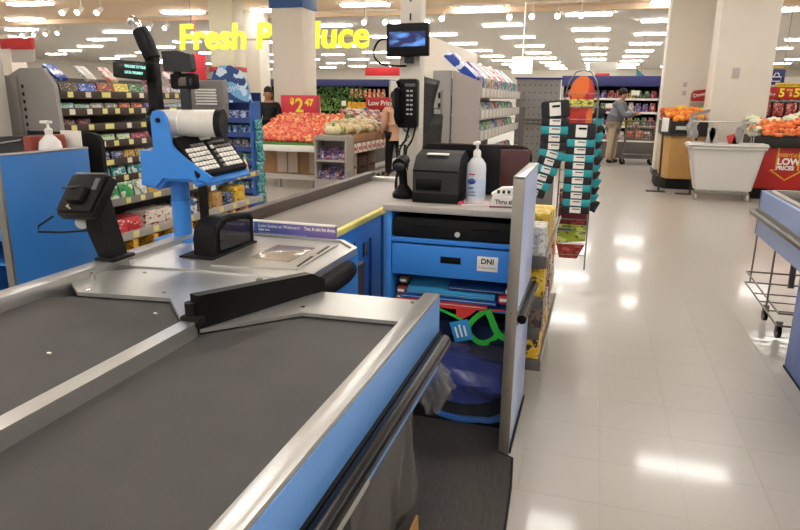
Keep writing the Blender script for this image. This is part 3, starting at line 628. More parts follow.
MB().sheet(sh, 40, 24).build('film', mat('smoky_plastic_film', '#b9b7b0', .12, alpha=.2, bump=.6, bscale=18), t)
tag(MB(frame((-.50, 1.66, 0), (.2, 1, 0), (0, 0, 1))).prism([(0, 0), (.16, 0), (.15, .10), (.02, .02)], 'z', -.004, .004).build('cardboard_piece', CARD), 'corner of tan cardboard standing under the counter at the bottom edge', 'cardboard')
# floor mat
mp_ = [(-.84, 2.64), (-.84, 2.02), (-.56, 2.02), (-.56, .2), (-.34, .2), (-.235, .8), (-.195, 1.4), (-.19, 1.9), (-.205, 2.2), (-.225, 2.41), (-.29, 2.44), (-.29, 2.64)]
MATM = mat('ribbed_black_mat', '#3f3b37', .55, noise=.25, scale=5, bump=.5, bscale=80, stretch=(1, .12, 1))
t = thing('floor_mat', 'dark ribbed anti-fatigue mat on the floor between counter and cabinet', 'mat', (-.35, 1.5, 0))
MB().prism(mp_, 'z', .0, .012).build('mat', MATM, t)
MB().tube([(x, y, .008) for x, y in mp_[4:11]], .006, n=6).build('rim', BLACK_M, t)

# ---------------------------------------------------------------- things on our countertop
t = thing('receipt_printer', 'dark grey receipt printer on the grey countertop', 'printer', (-.67, 2.85, 1.0))
MB().prism([(2.755, 1.0), (2.96, 1.0), (2.96, 1.20), (2.90, 1.225), (2.80, 1.20), (2.755, 1.145)], 'x', -.77, -.565).build('case', DGREY, t)
MB().box(-.772, -.563, 2.752, 2.97, 1.0, 1.045, b=.006).build('base', BLACK_M, t)
MB().box(-.755, -.64, 2.747, 2.76, 1.055, 1.105, b=.006).build('cutter_mouth', BLACK_G, t)
MB().box(-.77, -.565, 2.75, 2.758, 1.14, 1.146, b=.001).build('seam', BLACK, t)
M = frame((-.72, 2.80, 1.2085), (1, 0, 0), (0, 1, .22)); MB(M).box(0, .10, 0, .022, 0, .004, b=.001).build('receipt_paper', PAPER, t)
MB().box(-.775, -.56, 2.97, 2.99, 1.0, 1.19, b=.01).build('rear_cover', BLACK, t)
t = thing('sanitizer_bottle', 'tall clear and white pump bottle of hand sanitizer beside the receipt printer', 'bottle', (-.505, 2.85, 1.0))
MB().lathe([(.0, 0), (.040, .002), (.043, .01), (.043, .15), (.040, .175), (.026, .196), (.016, .205), (.015, .215)], (-.50, 2.84, 1.0), n=24).build('body', mat('milky_bottle_plastic', '#dfe3e8', .2, trans=.15), t)
MB().lathe([(.0, .205), (.017, .205), (.017, .228), (.012, .235), (.006, .238), (.006, .262)], (-.50, 2.84, 1.0), n=16).build('cap', WHITE, t)
MB().box(-.513, -.487, 2.80, 2.853, 1.258, 1.272, b=.004).build('pump_head', WHITE, t)
MB().lathe([(.0435, .03), (.0438, .031), (.0438, .11), (.0435, .111)], (-.50, 2.84, 1.0), n=24).build('label_band', mat('pale_blue_gel', '#b9c9dc', .25), t)
MB().sph((-.512, 2.798, 1.10), (.019, .006, .013)).build('brand_oval', mat('deep_blue_print', '#2b3f90', .4), t)
for z, w_, c in ((1.128, .028, '#b2485a'), (1.068, .022, '#30435f'), (1.05, .03, '#6f7f95'), (1.036, .03, '#6f7f95')):
    MB().box(-.525, -.525 + w_, 2.7945, 2.799, z, z + .006).build('printed_line', mat('line_' + c[1:], c, .5), t)
t = thing('black_backboard', 'black rounded backboard standing behind the printer and bottle', 'board', (-.55, 3.12, 1.0))
p_ = [(-.83, 1.0), (-.285, 1.0), (-.285, 1.19)] + [(-.285 - .05 * (1 - math.cos(a)), 1.19 + .05 * math.sin(a)) for a in (R(30), R(60), R(90))] + [(-.83 + .05 - .05 * math.sin(a), 1.19 + .05 * math.cos(a)) for a in (0, R(30), R(60), R(90))]
MB().prism(p_, 'y', 3.10, 3.125).build('board', mat('black_board', '#151313', .25), t)
MB().tube([(x, 3.10, z) for x, z in p_[2:]], .004, n=6).build('rim', mat('rim_reflection', '#4a3b36', .3), t)  # lighter edge tube, a reflection along the board painted as colour
t = thing('smoked_panel', 'reddish brown translucent panel in front of the black backboard', 'panel', (-.36, 3.06, 1.0))
MB().box(-.43, -.29, 3.07, 3.078, 1.0, 1.225, b=.002).build('sheet', mat('maroon_acrylic', '#5c3838', .15, trans=.2), t)
MB().box(-.43, -.29, 3.06, 3.085, 1.0, 1.008).build('foot', BLACK, t)
t = thing('card_box', 'small white folded paper box with printed marks at the right of the countertop', 'box', (-.36, 2.8, 1.0))
M = frame((-.42, 2.74, 1.0), (1, .12, 0), (-.12, 1, 0))
MB(M).prism([(0, 0), (.13, 0), (.13, .05), (.012, .05)], 'y', 0, .10).build('carton', PAPER, t)
MB(M).prism([(.005, .052), (.13, .052), (.13, .085), (.05, .08)], 'y', .02, .09).build('flap', PAPER, t)
MB(M).box(0, .13, -.012, .10, 0, .006).build('base_sheet', mat('red_grey_paper', '#8a5a5c', .6), t)
text('lettering', 'Thru # 5', .026, M @ frame((.022, -.0015, .016), (1, 0, 0), (0, 0, 1)), BLACK, t, bold=.0003)
for k in range(4): MB(M).box(.03 + k * .022, .042 + k * .022, .018, .0205, .058, .072).build('printed_mark', DGREY, t)
t = thing('pink_paper', 'thin pink and white paper sheet lying between bottle and printer', 'paper', (-.5, 2.77, 1.0))
MB().box(-.558, -.36, 2.755, 2.88, 1.0, 1.002).build('sheet', mat('pinkish_paper', '#e2cdd2', .6), t)
MB().box(-.56, -.545, 2.75, 2.80, 1.002, 1.012, b=.001).build('pink_tab', mat('magenta_tab', '#d5336a', .5), t)

t = thing('handheld_scanner', 'black handheld barcode scanner standing in its cradle by the pole', 'barcode scanner', (-.87, 2.9, 1.0))
MB().lathe([(0, 0), (.05, .002), (.052, .02), (.035, .04), (.02, .06), (.016, .12)], (-.875, 2.86, 1.0), n=16).build('cradle', BLACK, t)
MB().tube([(-.875, 2.86, 1.05), (-.875, 2.85, 1.10), (-.876, 2.83, 1.14)], [.018, .02, .022], n=10).build('grip', BLACK_M, t)
MB().tube([(-.875, 2.89, 1.165), (-.875, 2.84, 1.16), (-.876, 2.795, 1.145)], [.022, .030, .034], n=12).build('head', BLACK, t)
MB().sph((-.876, 2.792, 1.144), (.027, .01, .020)).build('window', GLASS_D, t)
for dx in (-.02, .012):
    MB().tube(curve([(-.88 + dx, 2.87, 1.16), (-.885 + dx, 2.9, 1.21), (-.87 + dx, 2.94, 1.25), (-.865 + dx, 2.99, 1.32)], 4), .005, n=6).build('cable', BLACK_G, t)
MB().tube(curve([(-.92, 2.9, 1.005), (-.93, 2.93, 1.08), (-.905, 2.96, 1.16), (-.91, 3.0, 1.22)], 4), .007, n=6).build('cable', BLACK_M, t)
for c_ in kids(t): c_.location.x += .03; c_.scale.z = 1.06; c_.location.z -= .06
# pole, phone, screen
t = thing('white_pole', 'square white steel pole rising behind the cashier cabinet', 'pole', (-.88, 3.05, 0))
MB().box(-.93, -.832, 3.02, 3.11, 0, 2.9, b=.004).build('pole', WHITE_P, t)
MB().box(-.95, -.81, 3.0, 3.13, 0, .02, b=.004).build('foot_plate', WHITE, t)
for z in (1.72, 1.80, 1.88, 1.96): MB().box(-.884, -.876, 3.017, 3.021, z, z + .03).build('slot', DGREY, t)
for c_ in kids(t): c_.location.x += .012
t = thing('wall_phone', 'black corded wall phone mounted on the white pole', 'phone', (-.88, 3.0, 1.42))
MB().box(-.935, -.835, 2.965, 3.02, 1.315, 1.54, b=.014).build('base', BLACK, t)
MB().tube([(-.918, 2.955, 1.34), (-.922, 2.935, 1.37), (-.922, 2.93, 1.43), (-.922, 2.935, 1.49), (-.918, 2.955, 1.52)], [.018, .017, .013, .017, .018], n=12).build('handset', BLACK_G, t)
k_ = MB().box(-.006, .006, -.004, 0, -.004, .004, b=.001).mesh('key', mat('pale_phone_key', '#b9b7b2', .5), False)
for j in range(6):
    for i in range(2): inst('key', k_, (-.880 + i * .018, 2.965, 1.38 + j * .021), t)
MB().box(-.895, -.845, 2.962, 2.966, 1.505, 1.518, b=.001).build('number_strip', mat('grey_strip', '#5a5a5c', .3), t)
cd = [(-.91 + .03 * math.sin(u * 1.2) + .004 * math.cos(u * 9), 2.985 + .004 * math.sin(u * 9), 1.315 - u * .028) for u in [i * .12 for i in range(60)]]
MB().tube(cd, .003, n=5).build('coiled_cord', BLACK_G, t)
for c_ in kids(t): c_.location.x += .02
t = thing('small_monitor', 'small black screen showing a blue picture at the top of the white pole', 'monitor', (-.885, 3.0, 1.72))
M = frame((-.885, 2.97, 1.722), (1, 0, .02), (0, .05, 1))
MB(M).box(-.10, .10, -.072, .072, -.02, .012, b=.006).build('bezel', BLACK, t)
sm = mat('blue_screen_picture', '#1c3f9a', .25)
nt = sm.node_tree; tc = nt.nodes.new('ShaderNodeTexCoord'); nz = nt.nodes.new('ShaderNodeTexNoise'); nz.inputs['Scale'].default_value = 5; cr = nt.nodes.new('ShaderNodeValToRGB')
nt.links.new(tc.outputs['Generated'], nz.inputs['Vector']); nt.links.new(nz.outputs['Fac'], cr.inputs[0]); b_ = nt.nodes['Principled BSDF']
nz.inputs['Scale'].default_value = 2.2; cr.color_ramp.elements[0].position = .42; cr.color_ramp.elements[0].color = lin('#151d52'); cr.color_ramp.elements[1].position = .7; cr.color_ramp.elements[1].color = lin('#5a92e0')
nt.links.new(cr.outputs[0], b_.inputs['Base Color']); nt.links.new(cr.outputs[0], b_.inputs['Emission Color']); b_.inputs['Emission Strength'].default_value = .6
MB(M).box(-.085, .085, -.03, .035, .012, .0135).build('screen', sm, t)
MB(M).box(-.02, .02, -.10, -.06, -.045, -.01, b=.004).build('bracket', DGREY, t)
MB().tube(curve([(-.98, 2.985, 1.73), (-1.03, 2.985, 1.72), (-1.055, 2.985, 1.67), (-1.03, 2.985, 1.625), (-.96, 2.985, 1.61), (-.9, 3.0, 1.61)], 6), .005, n=6).build('cable', BLACK_G, t)

for c_ in kids(t): c_.location.x += .02; c_.location.z -= .012
# ---------------------------------------------------------------- shared goods shapes
def pouch_mesh(name):
    b = MB(); n, m = 6, 6
    def f(sgn):
        g = []
        for i in range(n + 1):
            row = []
            for j in range(m + 1):
                u = i / n * 2 - 1; v = j / m * 2 - 1
                t_ = max(0, (1 - abs(u) ** 3)) ** .5 * max(0, (1 - abs(v) ** 5)) ** .5
                w_ = 1 - .06 * (1 - v * v) * abs(u)
                row.append((u * .5 * w_, sgn * .5 * t_, (v + 1) / 2))
            g.append(row)
        return g
    A, B = f(-1), f(1)
    va = [[b.bm.verts.new(p) for p in r] for r in A]
    vb = [[va[i][j] if i in (0, n) or j in (0, m) else b.bm.verts.new(B[i][j]) for j in range(m + 1)] for i in range(n + 1)]
    for i in range(n):
        for j in range(m):
            b.bm.faces.new((va[i][j], va[i + 1][j], va[i + 1][j + 1], va[i][j + 1])); b.bm.faces.new((vb[i][j], vb[i][j + 1], vb[i + 1][j + 1], vb[i + 1][j]))
    for k in range(m * 2):      # crimped top edge
        x0 = -.46 + k * .92 / (m * 2)
        q = [b.bm.verts.new(p) for p in ((x0, -.02, .985), (x0 + .92 / (m * 2), .02, .985), (x0 + .92 / (m * 2), .02, 1.03), (x0, -.02, 1.03))]; b.bm.faces.new(q)
    return b.mesh(name, PAPER)
POUCH = pouch_mesh('wrapper')
CARTON = MB().box(-.5, .5, -.5, .5, 0, 1, b=.03).box(-.42, .42, -.515, -.49, .25, .75).mesh('carton', PAPER, False)
JAR = MB().lathe([(0, 0), (.48, .01), (.5, .05), (.5, .62), (.36, .74), (.34, .82)], n=12).lathe([(.38, .80), (.38, .98), (.3, 1.0)], n=12).mesh('jar', PAPER)
def good(me, name, cat, label, group, loc, dims, m, rz=0, rx=0, ry=0):
    o = bpy.data.objects.new(name, me); COL.objects.link(o); o.location = loc; o.scale = dims; o.rotation_euler = (rx, ry, rz)
    o.material_slots[0].link = 'OBJECT'; o.material_slots[0].material = m
    return tag(o, label, cat, group)

# ---------------------------------------------------------------- candy shelves on the left (face +X, run along Y)
def left_gondola():
    t = thing('candy_shelves', 'long grey store shelving full of candy left of the till post', 'shelving', (-3.3, 4.2, 0))
    MB().prism([(-3.56, 0), (-2.9, 0), (-2.92, .9), (-3.08, 1.06), (-3.10, 1.50), (-3.17, 1.60), (-3.34, 1.60), (-3.56, 1.5)], 'y', 3.17, 3.20).build('end_panel', GREY_M, t)
    for k in range(14):
        MB().box(-3.34, -3.328, 3.165, 3.17, .9 + k * .045, .92 + k * .045).build('slot', BLACK_M, t)
    MB().box(-3.58, -3.54, 3.20, 4.6, 0, 1.56).build('back_panel', GREY_D, t)
    MB().box(-3.58, -3.54, 4.6, 5.4, 0, .95).build('back_panel', GREY_D, t)
    MB().prism([(-3.56, 0), (-3.36, 0), (-3.36, 1.55), (-3.52, 1.54), (-3.56, 1.5)], 'y', 3.15, 3.18).build('rear_end_panel', GREY_M, t)
    for k in range(2): MB().box(-3.47, -3.455, 3.145, 3.15, 1.28 - k * .07, 1.31 - k * .07).build('slot', BLACK, t)
    return t
lg = left_gondola()
def pr(name, c): return mat('rail_' + name, c, .5)
G_TOP = [('brown', '#3f342e', '#6b5540', '#b9a68a'), ('blue', '#26469c', '#3a63bd', '#d8dbe8'), ('maroon', '#7d2a3a', '#b3424a', '#d9b54a'), ('yellow', '#d9c43c', '#eadf7a', '#a8402c'), ('green', '#2d6a3e', '#41905a', '#d9d4c8'), ('pale pink', '#d8c3c0', '#a86a78', '#6b3a4a'), ('mauve', '#b79ca6', '#d7cdd0', '#5b3a52'), ('white and purple', '#ddd5d2', '#8c6a94', '#3a2f45'), ('black and white', '#ded8d2', '#4b3f44', '#8a2f3a'), ('pale grey', '#cfc9c4', '#8f8a88', '#b04a4a')]
G_2 = [('mint', '#9fcfbf', '#e3e8e2', '#3f8a74'), ('grey', '#b0aaa4', '#dcd8d2', '#6d6863'), ('orange red', '#d8573a', '#e8a07c', '#f0e4d8'), ('purple', '#6d4f98', '#a894c4', '#e6dcea'), ('pale blue', '#bcd4e2', '#e6eef0', '#6a97b8'), ('teal green', '#3f9c8a', '#cfe6de', '#e8e4d8')]
G_3 = [('dark wine', '#4a1f28', '#8a3a44', '#c9a08a'), ('black', '#241e1d', '#45342f', '#8f6b4b'), ('lime green', '#62bf2f', '#8fdb5a', '#2f7a24'), ('dark green', '#2f4a2c', '#5f8a3f', '#d9d4a8'), ('brown', '#4b342a', '#7a5a40', '#d8b070')]
G_4 = [('dark purple', '#3b2440', '#6a3f68', '#c9b0c4'), ('white and green', '#d9e3cf', '#7ab85a', '#e8e8e0'), ('rose', '#b0405a', '#d88a98', '#3a2028'), ('crimson', '#8f2438', '#c8506a', '#ecd8d8'), ('pinkish red', '#c23a5c', '#5a2030', '#e8b8c4')]
G_5 = [('blue and white', '#2d4f8f', '#dfe4ea', '#6a8ac0'), ('navy foil', '#1f2f66', '#8fa2cc', '#e8e8ea'), ('gold', '#c9a54a', '#8a5a2c', '#efe0b0'), ('silver blue', '#a9b7cc', '#3b5590', '#e8e8e8')]
G_6 = [('teal', '#1f7f86', '#bfe0dc', '#0f5a60'), ('turquoise', '#2c9aa0', '#dcefe8', '#15666c'), ('dark teal', '#185a62', '#6ab8b8', '#e8efe8')]
G_7 = [('yellow and green', '#d9cf3a', '#3c8f4a', '#e8e8d0'), ('green', '#2f8a4a', '#dfe8d8', '#1c5c30'), ('bright green', '#3fa45a', '#e3e8d4', '#20683a'), ('white', '#d8d8d0', '#7a9a7c', '#b0b0a8'), ('golden', '#d8a83a', '#e8cf6a', '#8a2f4a'), ('yellow', '#e6c34a', '#c86a3a', '#efe4b8'), ('pink and white', '#d8b0b8', '#7a3a78', '#e8dcd8'), ('orange', '#d88a4a', '#e8c89a', '#8a4a5a')]
rows = [  # z, front x, shelf colour, palette, item (width along y, thick, height), shape, y0, y1, name
    (1.455, -3.10, GREY_D, G_TOP, (.155, .035, .075), CARTON, 3.23, 4.6, 'candy_box', 'top'),
    (1.352, -3.10, GREY_D, G_2, (.13, .03, .055), POUCH, 3.23, 4.6, 'gum_packet', 'second'),
    (1.255, -3.10, GREY_D, G_3, (.13, .03, .06), POUCH, 3.23, 4.6, 'candy_bag', 'third'),
    (1.145, -3.08, GREY_D, G_4, (.15, .03, .06), POUCH, 3.23, 4.6, 'candy_bar', 'fourth'),
    (1.025, -3.06, GREY_D, G_5, (.12, .03, .07), POUCH, 3.23, 4.6, 'foil_candy_bag', 'fifth'),
    (.915, -3.04, BROWN, G_6, (.16, .03, .085), POUCH, 3.23, 4.6, 'mint_bag', 'sixth'),
    (.78, -2.95, GREY_M, G_7, (.14, .05, .125), POUCH, 3.23, 5.3, 'snack_bag', 'seventh'),
]
for (z, xf, m, pal, (wy, th, h), me, y0, y1, nm, ordn) in rows:
    sh_ = MB().box(-3.54, xf, 3.20, y1, z - .022, z - .010).build('shelf', m, lg); put(MB().box(xf - .004, xf + .006, 3.20, y1, z - .03, z + .018, b=.002).build('price_rail', BROWN if m is GREY_D else m), sh_)
    n = int((y1 - y0) / wy); rr = random.Random(int(z * 1000))
    kk = 0; y = y0 + .03
    while y < y1 - .05:
        wide = rr.random() < .25
        put(MB().box(xf + .006, xf + .009, y, y + (.08 if wide else .044), z - .022, z + .012).build('price_tag', TAG_Y if rr.random() < .7 else TAG_W), sh_)
        y += (.21 if wide else .125) * rr.uniform(.9, 1.2)
    for i in range(n):
        if ordn == 'third' and 2 <= i <= 5: continue
        c = pal[i % len(pal)] if ordn in ('top', 'seventh') else pal[(i // 2) % len(pal)]
        shape = {'top': 'box', 'seventh': 'pouch'}.get(ordn, 'packet')
        good(me, nm, 'candy', '%s %s, %s from the near end of the %s candy shelf' % (c[0], shape, nth(i), ordn), 'candy on the %s shelf' % ordn,
             (xf - .03 - (.0 if me is CARTON else .01), y0 + (i + .5) * wy, z - .010), (wy * .94, th, h * rr.uniform(.92, 1.08)), pack(*c[1:]), rz=R(90) + rr.uniform(-.06, .06), rx=R(-12))
# long slanted boxes standing on the very top
for i, (y, c, lab) in enumerate([(3.17, ('#2348a6', '#dfe4f2', '#16307a'), 'bright blue slanted box on the near top corner'), (3.42, ('#b9b4ae', '#d9d5cf', '#8b8680'), 'grey slanted box beside the bright blue one'), (3.62, ('#c8bdb4', '#c2473a', '#e3dcd3'), 'grey box with a red stripe lying tilted on top'),
        (3.98, ('#cfc2be', '#8a3a44', '#e6dedb'), 'dusky pink tilted box on top'), (4.12, ('#cac3be', '#a8a09a', '#5f5a58'), 'plain pale tilted box on top'), (4.30, ('#e0d6d3', '#a62f42', '#b9a8a6'), 'white box with red stripes on top by the display')]):
    M = frame((-3.34, y, 1.49), (0, 1, -.0), (-.9, 0, .45))
    o = MB(frame((0, 0, 0), (0, 1, 0), (-.7, 0, .6))).box(-.045, .045, -.04, .09, -.012, .012, b=.004).build('tilted_box', pack(*c)); o.location = (-3.19, y + .13, 1.565)
    tag(o, lab + ' of the candy shelves', 'box', 'tilted boxes on top of the candy shelves')
# lower steps
for (z, xf, ordn) in ((.56, -2.93, 'eighth'), (.40, -2.90, 'ninth')):
    sh_ = MB().box(-3.54, xf, 3.20, 5.3, z - .03, z - .012).build('shelf', GREY_L, lg)
    put(MB().box(xf - .004, xf + .008, 3.20, 5.3, z - .045, z + .012, b=.002).build('price_rail', GREY_L), sh_)
    for k in range(9): put(MB().box(xf + .008, xf + .011, 3.3 + k * .21, 3.36 + k * .21, z - .035, z + .004).build('price_tag', TAG_Y), sh_)
P8 = [(3.50, .26, .11, ('#c42c38', '#e04a50', '#f0e6e0'), 'red and yellow chocolate carton'), (3.83, .30, .12, ('#e6ded2', '#efe8dc', '#a33540'), 'white chocolate carton with red script'), (4.22, .14, .13, ('#3d6cab', '#d8dde4', '#22406e'), 'blue and white box'), (4.40, .10, .10, ('#5b4a3c', '#8a7a5c', '#c9b48c'), 'brown open box'),
      (4.58, .14, .14, ('#c69a5a', '#d8b478', '#8a6430'), 'tan open carton'), (4.75, .12, .12, ('#2e3d66', '#6a7896', '#b8bccb'), 'dark blue snack box'), (4.93, .17, .15, ('#e3b52c', '#f0cf55', '#b8502c'), 'bright yellow carton')]
for (y, w_, h, c, lab) in P8:
    good(CARTON, 'candy_carton', 'box', lab + ' on the eighth shelf of the candy shelves', 'cartons on the eighth candy shelf', (-3.03, y, .548), (w_, .17, h), pack(*c, scale=2), rz=R(90))
o = text('lettering', 'Crunchy', .09, frame((-2.944, 3.70, .575), (0, 1, 0), (0, 0, 1)), mat('red_script', '#a3323c', .5), None, shear=.3, sx=.7); tag(o, 'dark red script on the white chocolate carton', 'lettering')
for i in range(9):
    y = 3.32 + i * .21
    c = [('#e0a41f', '#f2c94a', '#8a4a20'), ('#e8b42a', '#c8702a', '#f0e0a0')][i % 2] if i < 8 else ('#d8503a', '#e8a06a', '#f0e0d0')
    good(CARTON, 'yellow_divider_box', 'box', 'yellow and brown candy tray, %s from the near end of the lowest shelf' % nth(i), 'yellow trays on the lowest candy shelf', (-3.0, y, .388), (.05, .16, .12), pack(*c), rz=R(90))
    good(POUCH, 'brown_bag', 'candy', 'brown candy bag between yellow trays, %s from the near end' % nth(i), 'brown bags on the lowest candy shelf', (-3.0, y + .10, .388), (.11, .05, .07), pack('#5a3a2a', '#b9a08c', '#8f2f2a'), rz=R(90), rx=R(-20))
# things on the neighbouring cabinet
t = thing('black_till_printer', 'low black wedge-shaped machine on the next lane countertop, upper left', 'printer', (-3.0, 2.75, 1.0))
MB().prism([(-3.25, .98), (-2.86, .98), (-2.86, 1.14), (-2.88, 1.235), (-3.1, 1.225), (-3.25, 1.15)], 'y', 2.72, 2.94).build('case', DGREY, t)
MB().box(-2.90, -2.845, 2.71, 2.95, .98, 1.235, b=.01).build('red_end', mat('brick_red_plastic', '#8a3a2c', .5), t)
MB().tube([(-3.24, 2.712, 1.13), (-3.08, 2.712, 1.19), (-2.91, 2.712, 1.215)], .005, n=6).build('edge_trim', GREY_M, t)
t = thing('pump_bottle', 'white pump bottle of hand sanitizer above the big blue side panel', 'bottle', (-2.655, 2.7, 1.0))
MB().lathe([(0, 0), (.055, .003), (.058, .015), (.058, .19), (.052, .225), (.03, .25), (.018, .262), (.018, .28)], (-2.79, 2.78, .98), n=24).build('body', mat('white_milky_plastic', '#e3e0de', .3), t)
MB().lathe([(0, .27), (.02, .27), (.02, .29), (.007, .30), (.007, .325)], (-2.79, 2.78, .98), n=14).box(-2.825, -2.775, 2.76, 2.80, 1.30, 1.315, b=.004).build('pump', WHITE, t)
t = thing('black_backboard', 'black backboard on the next lane cabinet right of the white pump bottle', 'board', (-2.9, 3.08, .98))
MB().prism([(-3.24, .98), (-2.70, .98), (-2.70, 1.19), (-2.72, 1.225), (-2.76, 1.24), (-3.20, 1.24), (-3.24, 1.20)], 'y', 3.05, 3.08).build('board', BLACK_M, t)
t = thing('folded_sheet', 'white sheet standing behind the pump bottle', 'paper', (-2.72, 2.78, 1.0))
MB().box(-2.90, -2.76, 2.97, 2.975, .98, 1.255).build('sheet', PAPER, t)
t = thing('grey_white_post', 'light grey steel post cut by the left edge of the photo', 'post', (-3.28, 3.0, 0))
MB().box(-3.52, -3.36, 2.98, 3.08, 0, 2.4, b=.008).build('post', mat('pale_grey_post', '#bdb8b0', .5), t)
for z in (1.45, 1.60): MB().cyl((-3.385, 2.98, z), (-3.385, 2.972, z), .009, n=10).build('hole', BLACK, t)
MB().box(-3.52, -3.41, 2.94, 2.98, 1.32, 1.46, b=.01).build('black_holder', BLACK_M, t)
for (x, z0, z1, c, lab) in ((-4.25, 0, 1.30, '#b98f52', 'tall tan cardboard box behind the grey post'), (-4.36, 1.305, 1.50, '#c7a26a', 'pale cardboard box stacked on the tall tan box'), (-4.05, 0, 1.42, '#6d4a38', 'dark brown carton beside the tan boxes')):
    o = thing('cardboard_box', lab, 'box', (x, 4.0, z0)); MB().box(x - .12, x + .12, 3.9 + (.2 if x > -4.1 else 0), 4.2, z0, z1, b=.006).build('carton', mat('card_' + c[1:], c, .75, noise=.05), o)
    MB().box(x - .02, x + .02, 3.896 + (.2 if x > -4.1 else 0), 3.9 + (.2 if x > -4.1 else 0), z0 + .02, z1 - .01).build('tape', TAN, o)

# ---------------------------------------------------------------- blue chocolate display
def choc():
    t = thing('chocolate_display', 'tall dark blue cardboard display of chocolate bags with a curved printed header', 'display', (-4.3, 7.4, 0))
    DB = mat('display_blue', '#1f3672', .4)
    MB().box(-4.60, -4.57, 7.2, 7.45, 0, 1.45).build('side_wall', mat('display_side', '#2c5aa8', .4), t)
    MB().box(-4.11, -4.08, 7.2, 7.45, 0, 1.40).build('side_wall', mat('display_side', '#2c5aa8', .4), t)
    MB().box(-4.60, -4.08, 7.42, 7.45, 0, 1.5).build('back_wall', DB, t)
    for k in range(11): MB().box(-4.605, -4.44, 7.19, 7.20, 1.0 + k * .04, 1.018 + k * .04).build('light_stripe', mat('stripe_blue', '#5d92cc', .5), t)
    hp = [(-4.60, 1.38), (-4.60, 1.62), (-4.56, 1.74), (-4.46, 1.81), (-4.32, 1.815), (-4.18, 1.75), (-4.10, 1.60), (-4.05, 1.38)]
    MB().prism(hp, 'y', 7.16, 7.19).build('header', pack('#20407c', '#6fa8d4', '#c9dcee', 1.2), t)
    text('lettering', 'Dove', .125, frame((-4.47, 7.157, 1.47), (1, 0, .25), (0, 0, 1)), mat('pale_blue_letters', '#cfdcf0', .5), t, shear=.25)
    bags = 0
    cols_ = [('#24356e', '#9fb0d8', '#d8dde8'), ('#2a4a8a', '#8fb8d8', '#1a2a50'), ('#3a3f52', '#a8a4a0', '#c8ccd4'), ('#1f6a8a', '#a8c8c8', '#d0d8d0'), ('#3f7f8f', '#b8cfc8', '#254a5a'), ('#4a7a88', '#c0d0cc', '#20404a'), ('#6a6a6c', '#c8c8c4', '#303438')]
    for k in range(7):
        z = 1.16 - k * .175
        s_ = MB().box(-4.57, -4.11, 7.24, 7.42, z - .01, z).build('shelf', DB, t); put(MB().box(-4.57, -4.11, 7.22, 7.24, z - .025, z + .035).build('lip', mat('lip_blue', '#2b4484', .4)), s_)
        for i in range(4):
            good(POUCH, 'chocolate_bag', 'candy', 'chocolate bag, %s from left on the %s tier of the blue display' % (nth(i), nth(k)), 'chocolate bags in the blue display',
                 (-4.49 + i * .115, 7.31, z), (.12, .06, .125), pack(*cols_[k]), rx=R(-14), rz=random.uniform(-.15, .15))
    for k in range(8):
        o = good(POUCH, 'teal_bag', 'bag', 'teal hanging packet, %s from the top on the right flank of the blue display' % nth(k), 'teal packets hung on the display flank', (-4.04 + .02 * (k % 2), 7.28, 1.05 - k * .13), (.10, .05, .13), pack('#1f7a80', '#3fa0a4', '#c9dcd8'), rx=R(10), rz=R(25))
choc()
tag(MB().box(-4.72, -4.62, 7.3, 7.36, .0, .9, b=.01).build('teal_side_board', mat('teal_board', '#2a8a90', .5)), 'narrow teal board beside the blue chocolate display', 'board')

# ---------------------------------------------------------------- apple display
def produce_table():
    t = thing('apple_display', 'produce table with white front rail piled with red apples', 'produce table', (-4.9, 10.2, 0))
    MB().box(-5.6, -4.28, 9.5, 9.56, .60, .70, b=.01).build('front_rail', WHITE, t)
    MB().box(-5.6, -4.28, 9.56, 11.2, .62, .68).build('deck', TAN, t)
    MB().prism([(9.56, .68), (11.2, .68), (11.2, 1.16)], 'x', -5.6, -4.28).build('slope_board', mat('green_mat', '#4f7a3a', .8), t)
    MB().box(-5.6, -4.28, 9.57, 9.64, .66, .74, b=.01).build('green_edge', mat('green_mat', '#4f7a3a', .8), t)
    MB().box(-5.55, -4.30, 10.1, 10.14, .12, .6).build('modesty_panel', TAN, t)
    MB().box(-5.6, -4.28, 9.62, 9.68, .14, .22).build('lower_rail', GREY_L, t)
    for x in (-5.5, -5.0, -4.4):
        MB().box(x - .03, x + .03, 9.6, 9.66, 0, .14).build('foot', GREY_M, t)
    for x in (-5.15, -4.95, -4.55): MB().box(x - .09, x + .09, 10.05, 10.1, .2, .6).build('hanging_panel', mat('pale_pinkish_board', '#cbb8a8', .6), t)
produce_table()
AP = MB().lathe([(.0, .08), (.25, .02), (.42, .15), (.5, .42), (.47, .7), (.3, .92), (.1, .9), (.02, .84)], n=10).cyl((0, 0, .82), (.06, 0, 1.02), .03, n=5).mesh('apple', PAPER)
am = [pack('#e0604a', '#e8a06a', '#c9382f', 1.2), pack('#d2483c', '#ecc07a', None, 1.2), pack('#e88a62', '#d04a3e', None, 1.4)]
c = 0
for r_ in range(12):
    for i in range(14):
        if c >= 168: break
        x = -5.54 + i * .092 + random.uniform(-.012, .012) + (.045 if r_ % 2 else 0); y = 9.66 + r_ * .115
        if x > -4.32: continue
        good(AP, 'apple', 'fruit', 'red and yellow apple in the heaped apple display', 'apples in the display', (x, y, .70 + (y - 9.56) * .27 + random.uniform(0, .02)), (.115, .115, .105), am[random.randrange(3)], rx=random.uniform(-.5, .5), ry=random.uniform(-.5, .5))
        c += 1
t = thing('price_sign', 'big pink-red price sign reading 2.47 in yellow above the apples', 'price sign', (-5.45, 11.6, 1.1))
MB().box(-5.90, -5.09, 11.55, 11.58, 1.15, 1.49, b=.004).build('board', PINKRED, t)
MB().box(-5.92, -5.07, 11.545, 11.585, 1.13, 1.15).build('holder', WHITE, t)
MB().box(-5.16, -5.095, 11.544, 11.55, 1.18, 1.47).build('side_field', mat('dusty_red', '#b8404a', .5), t)
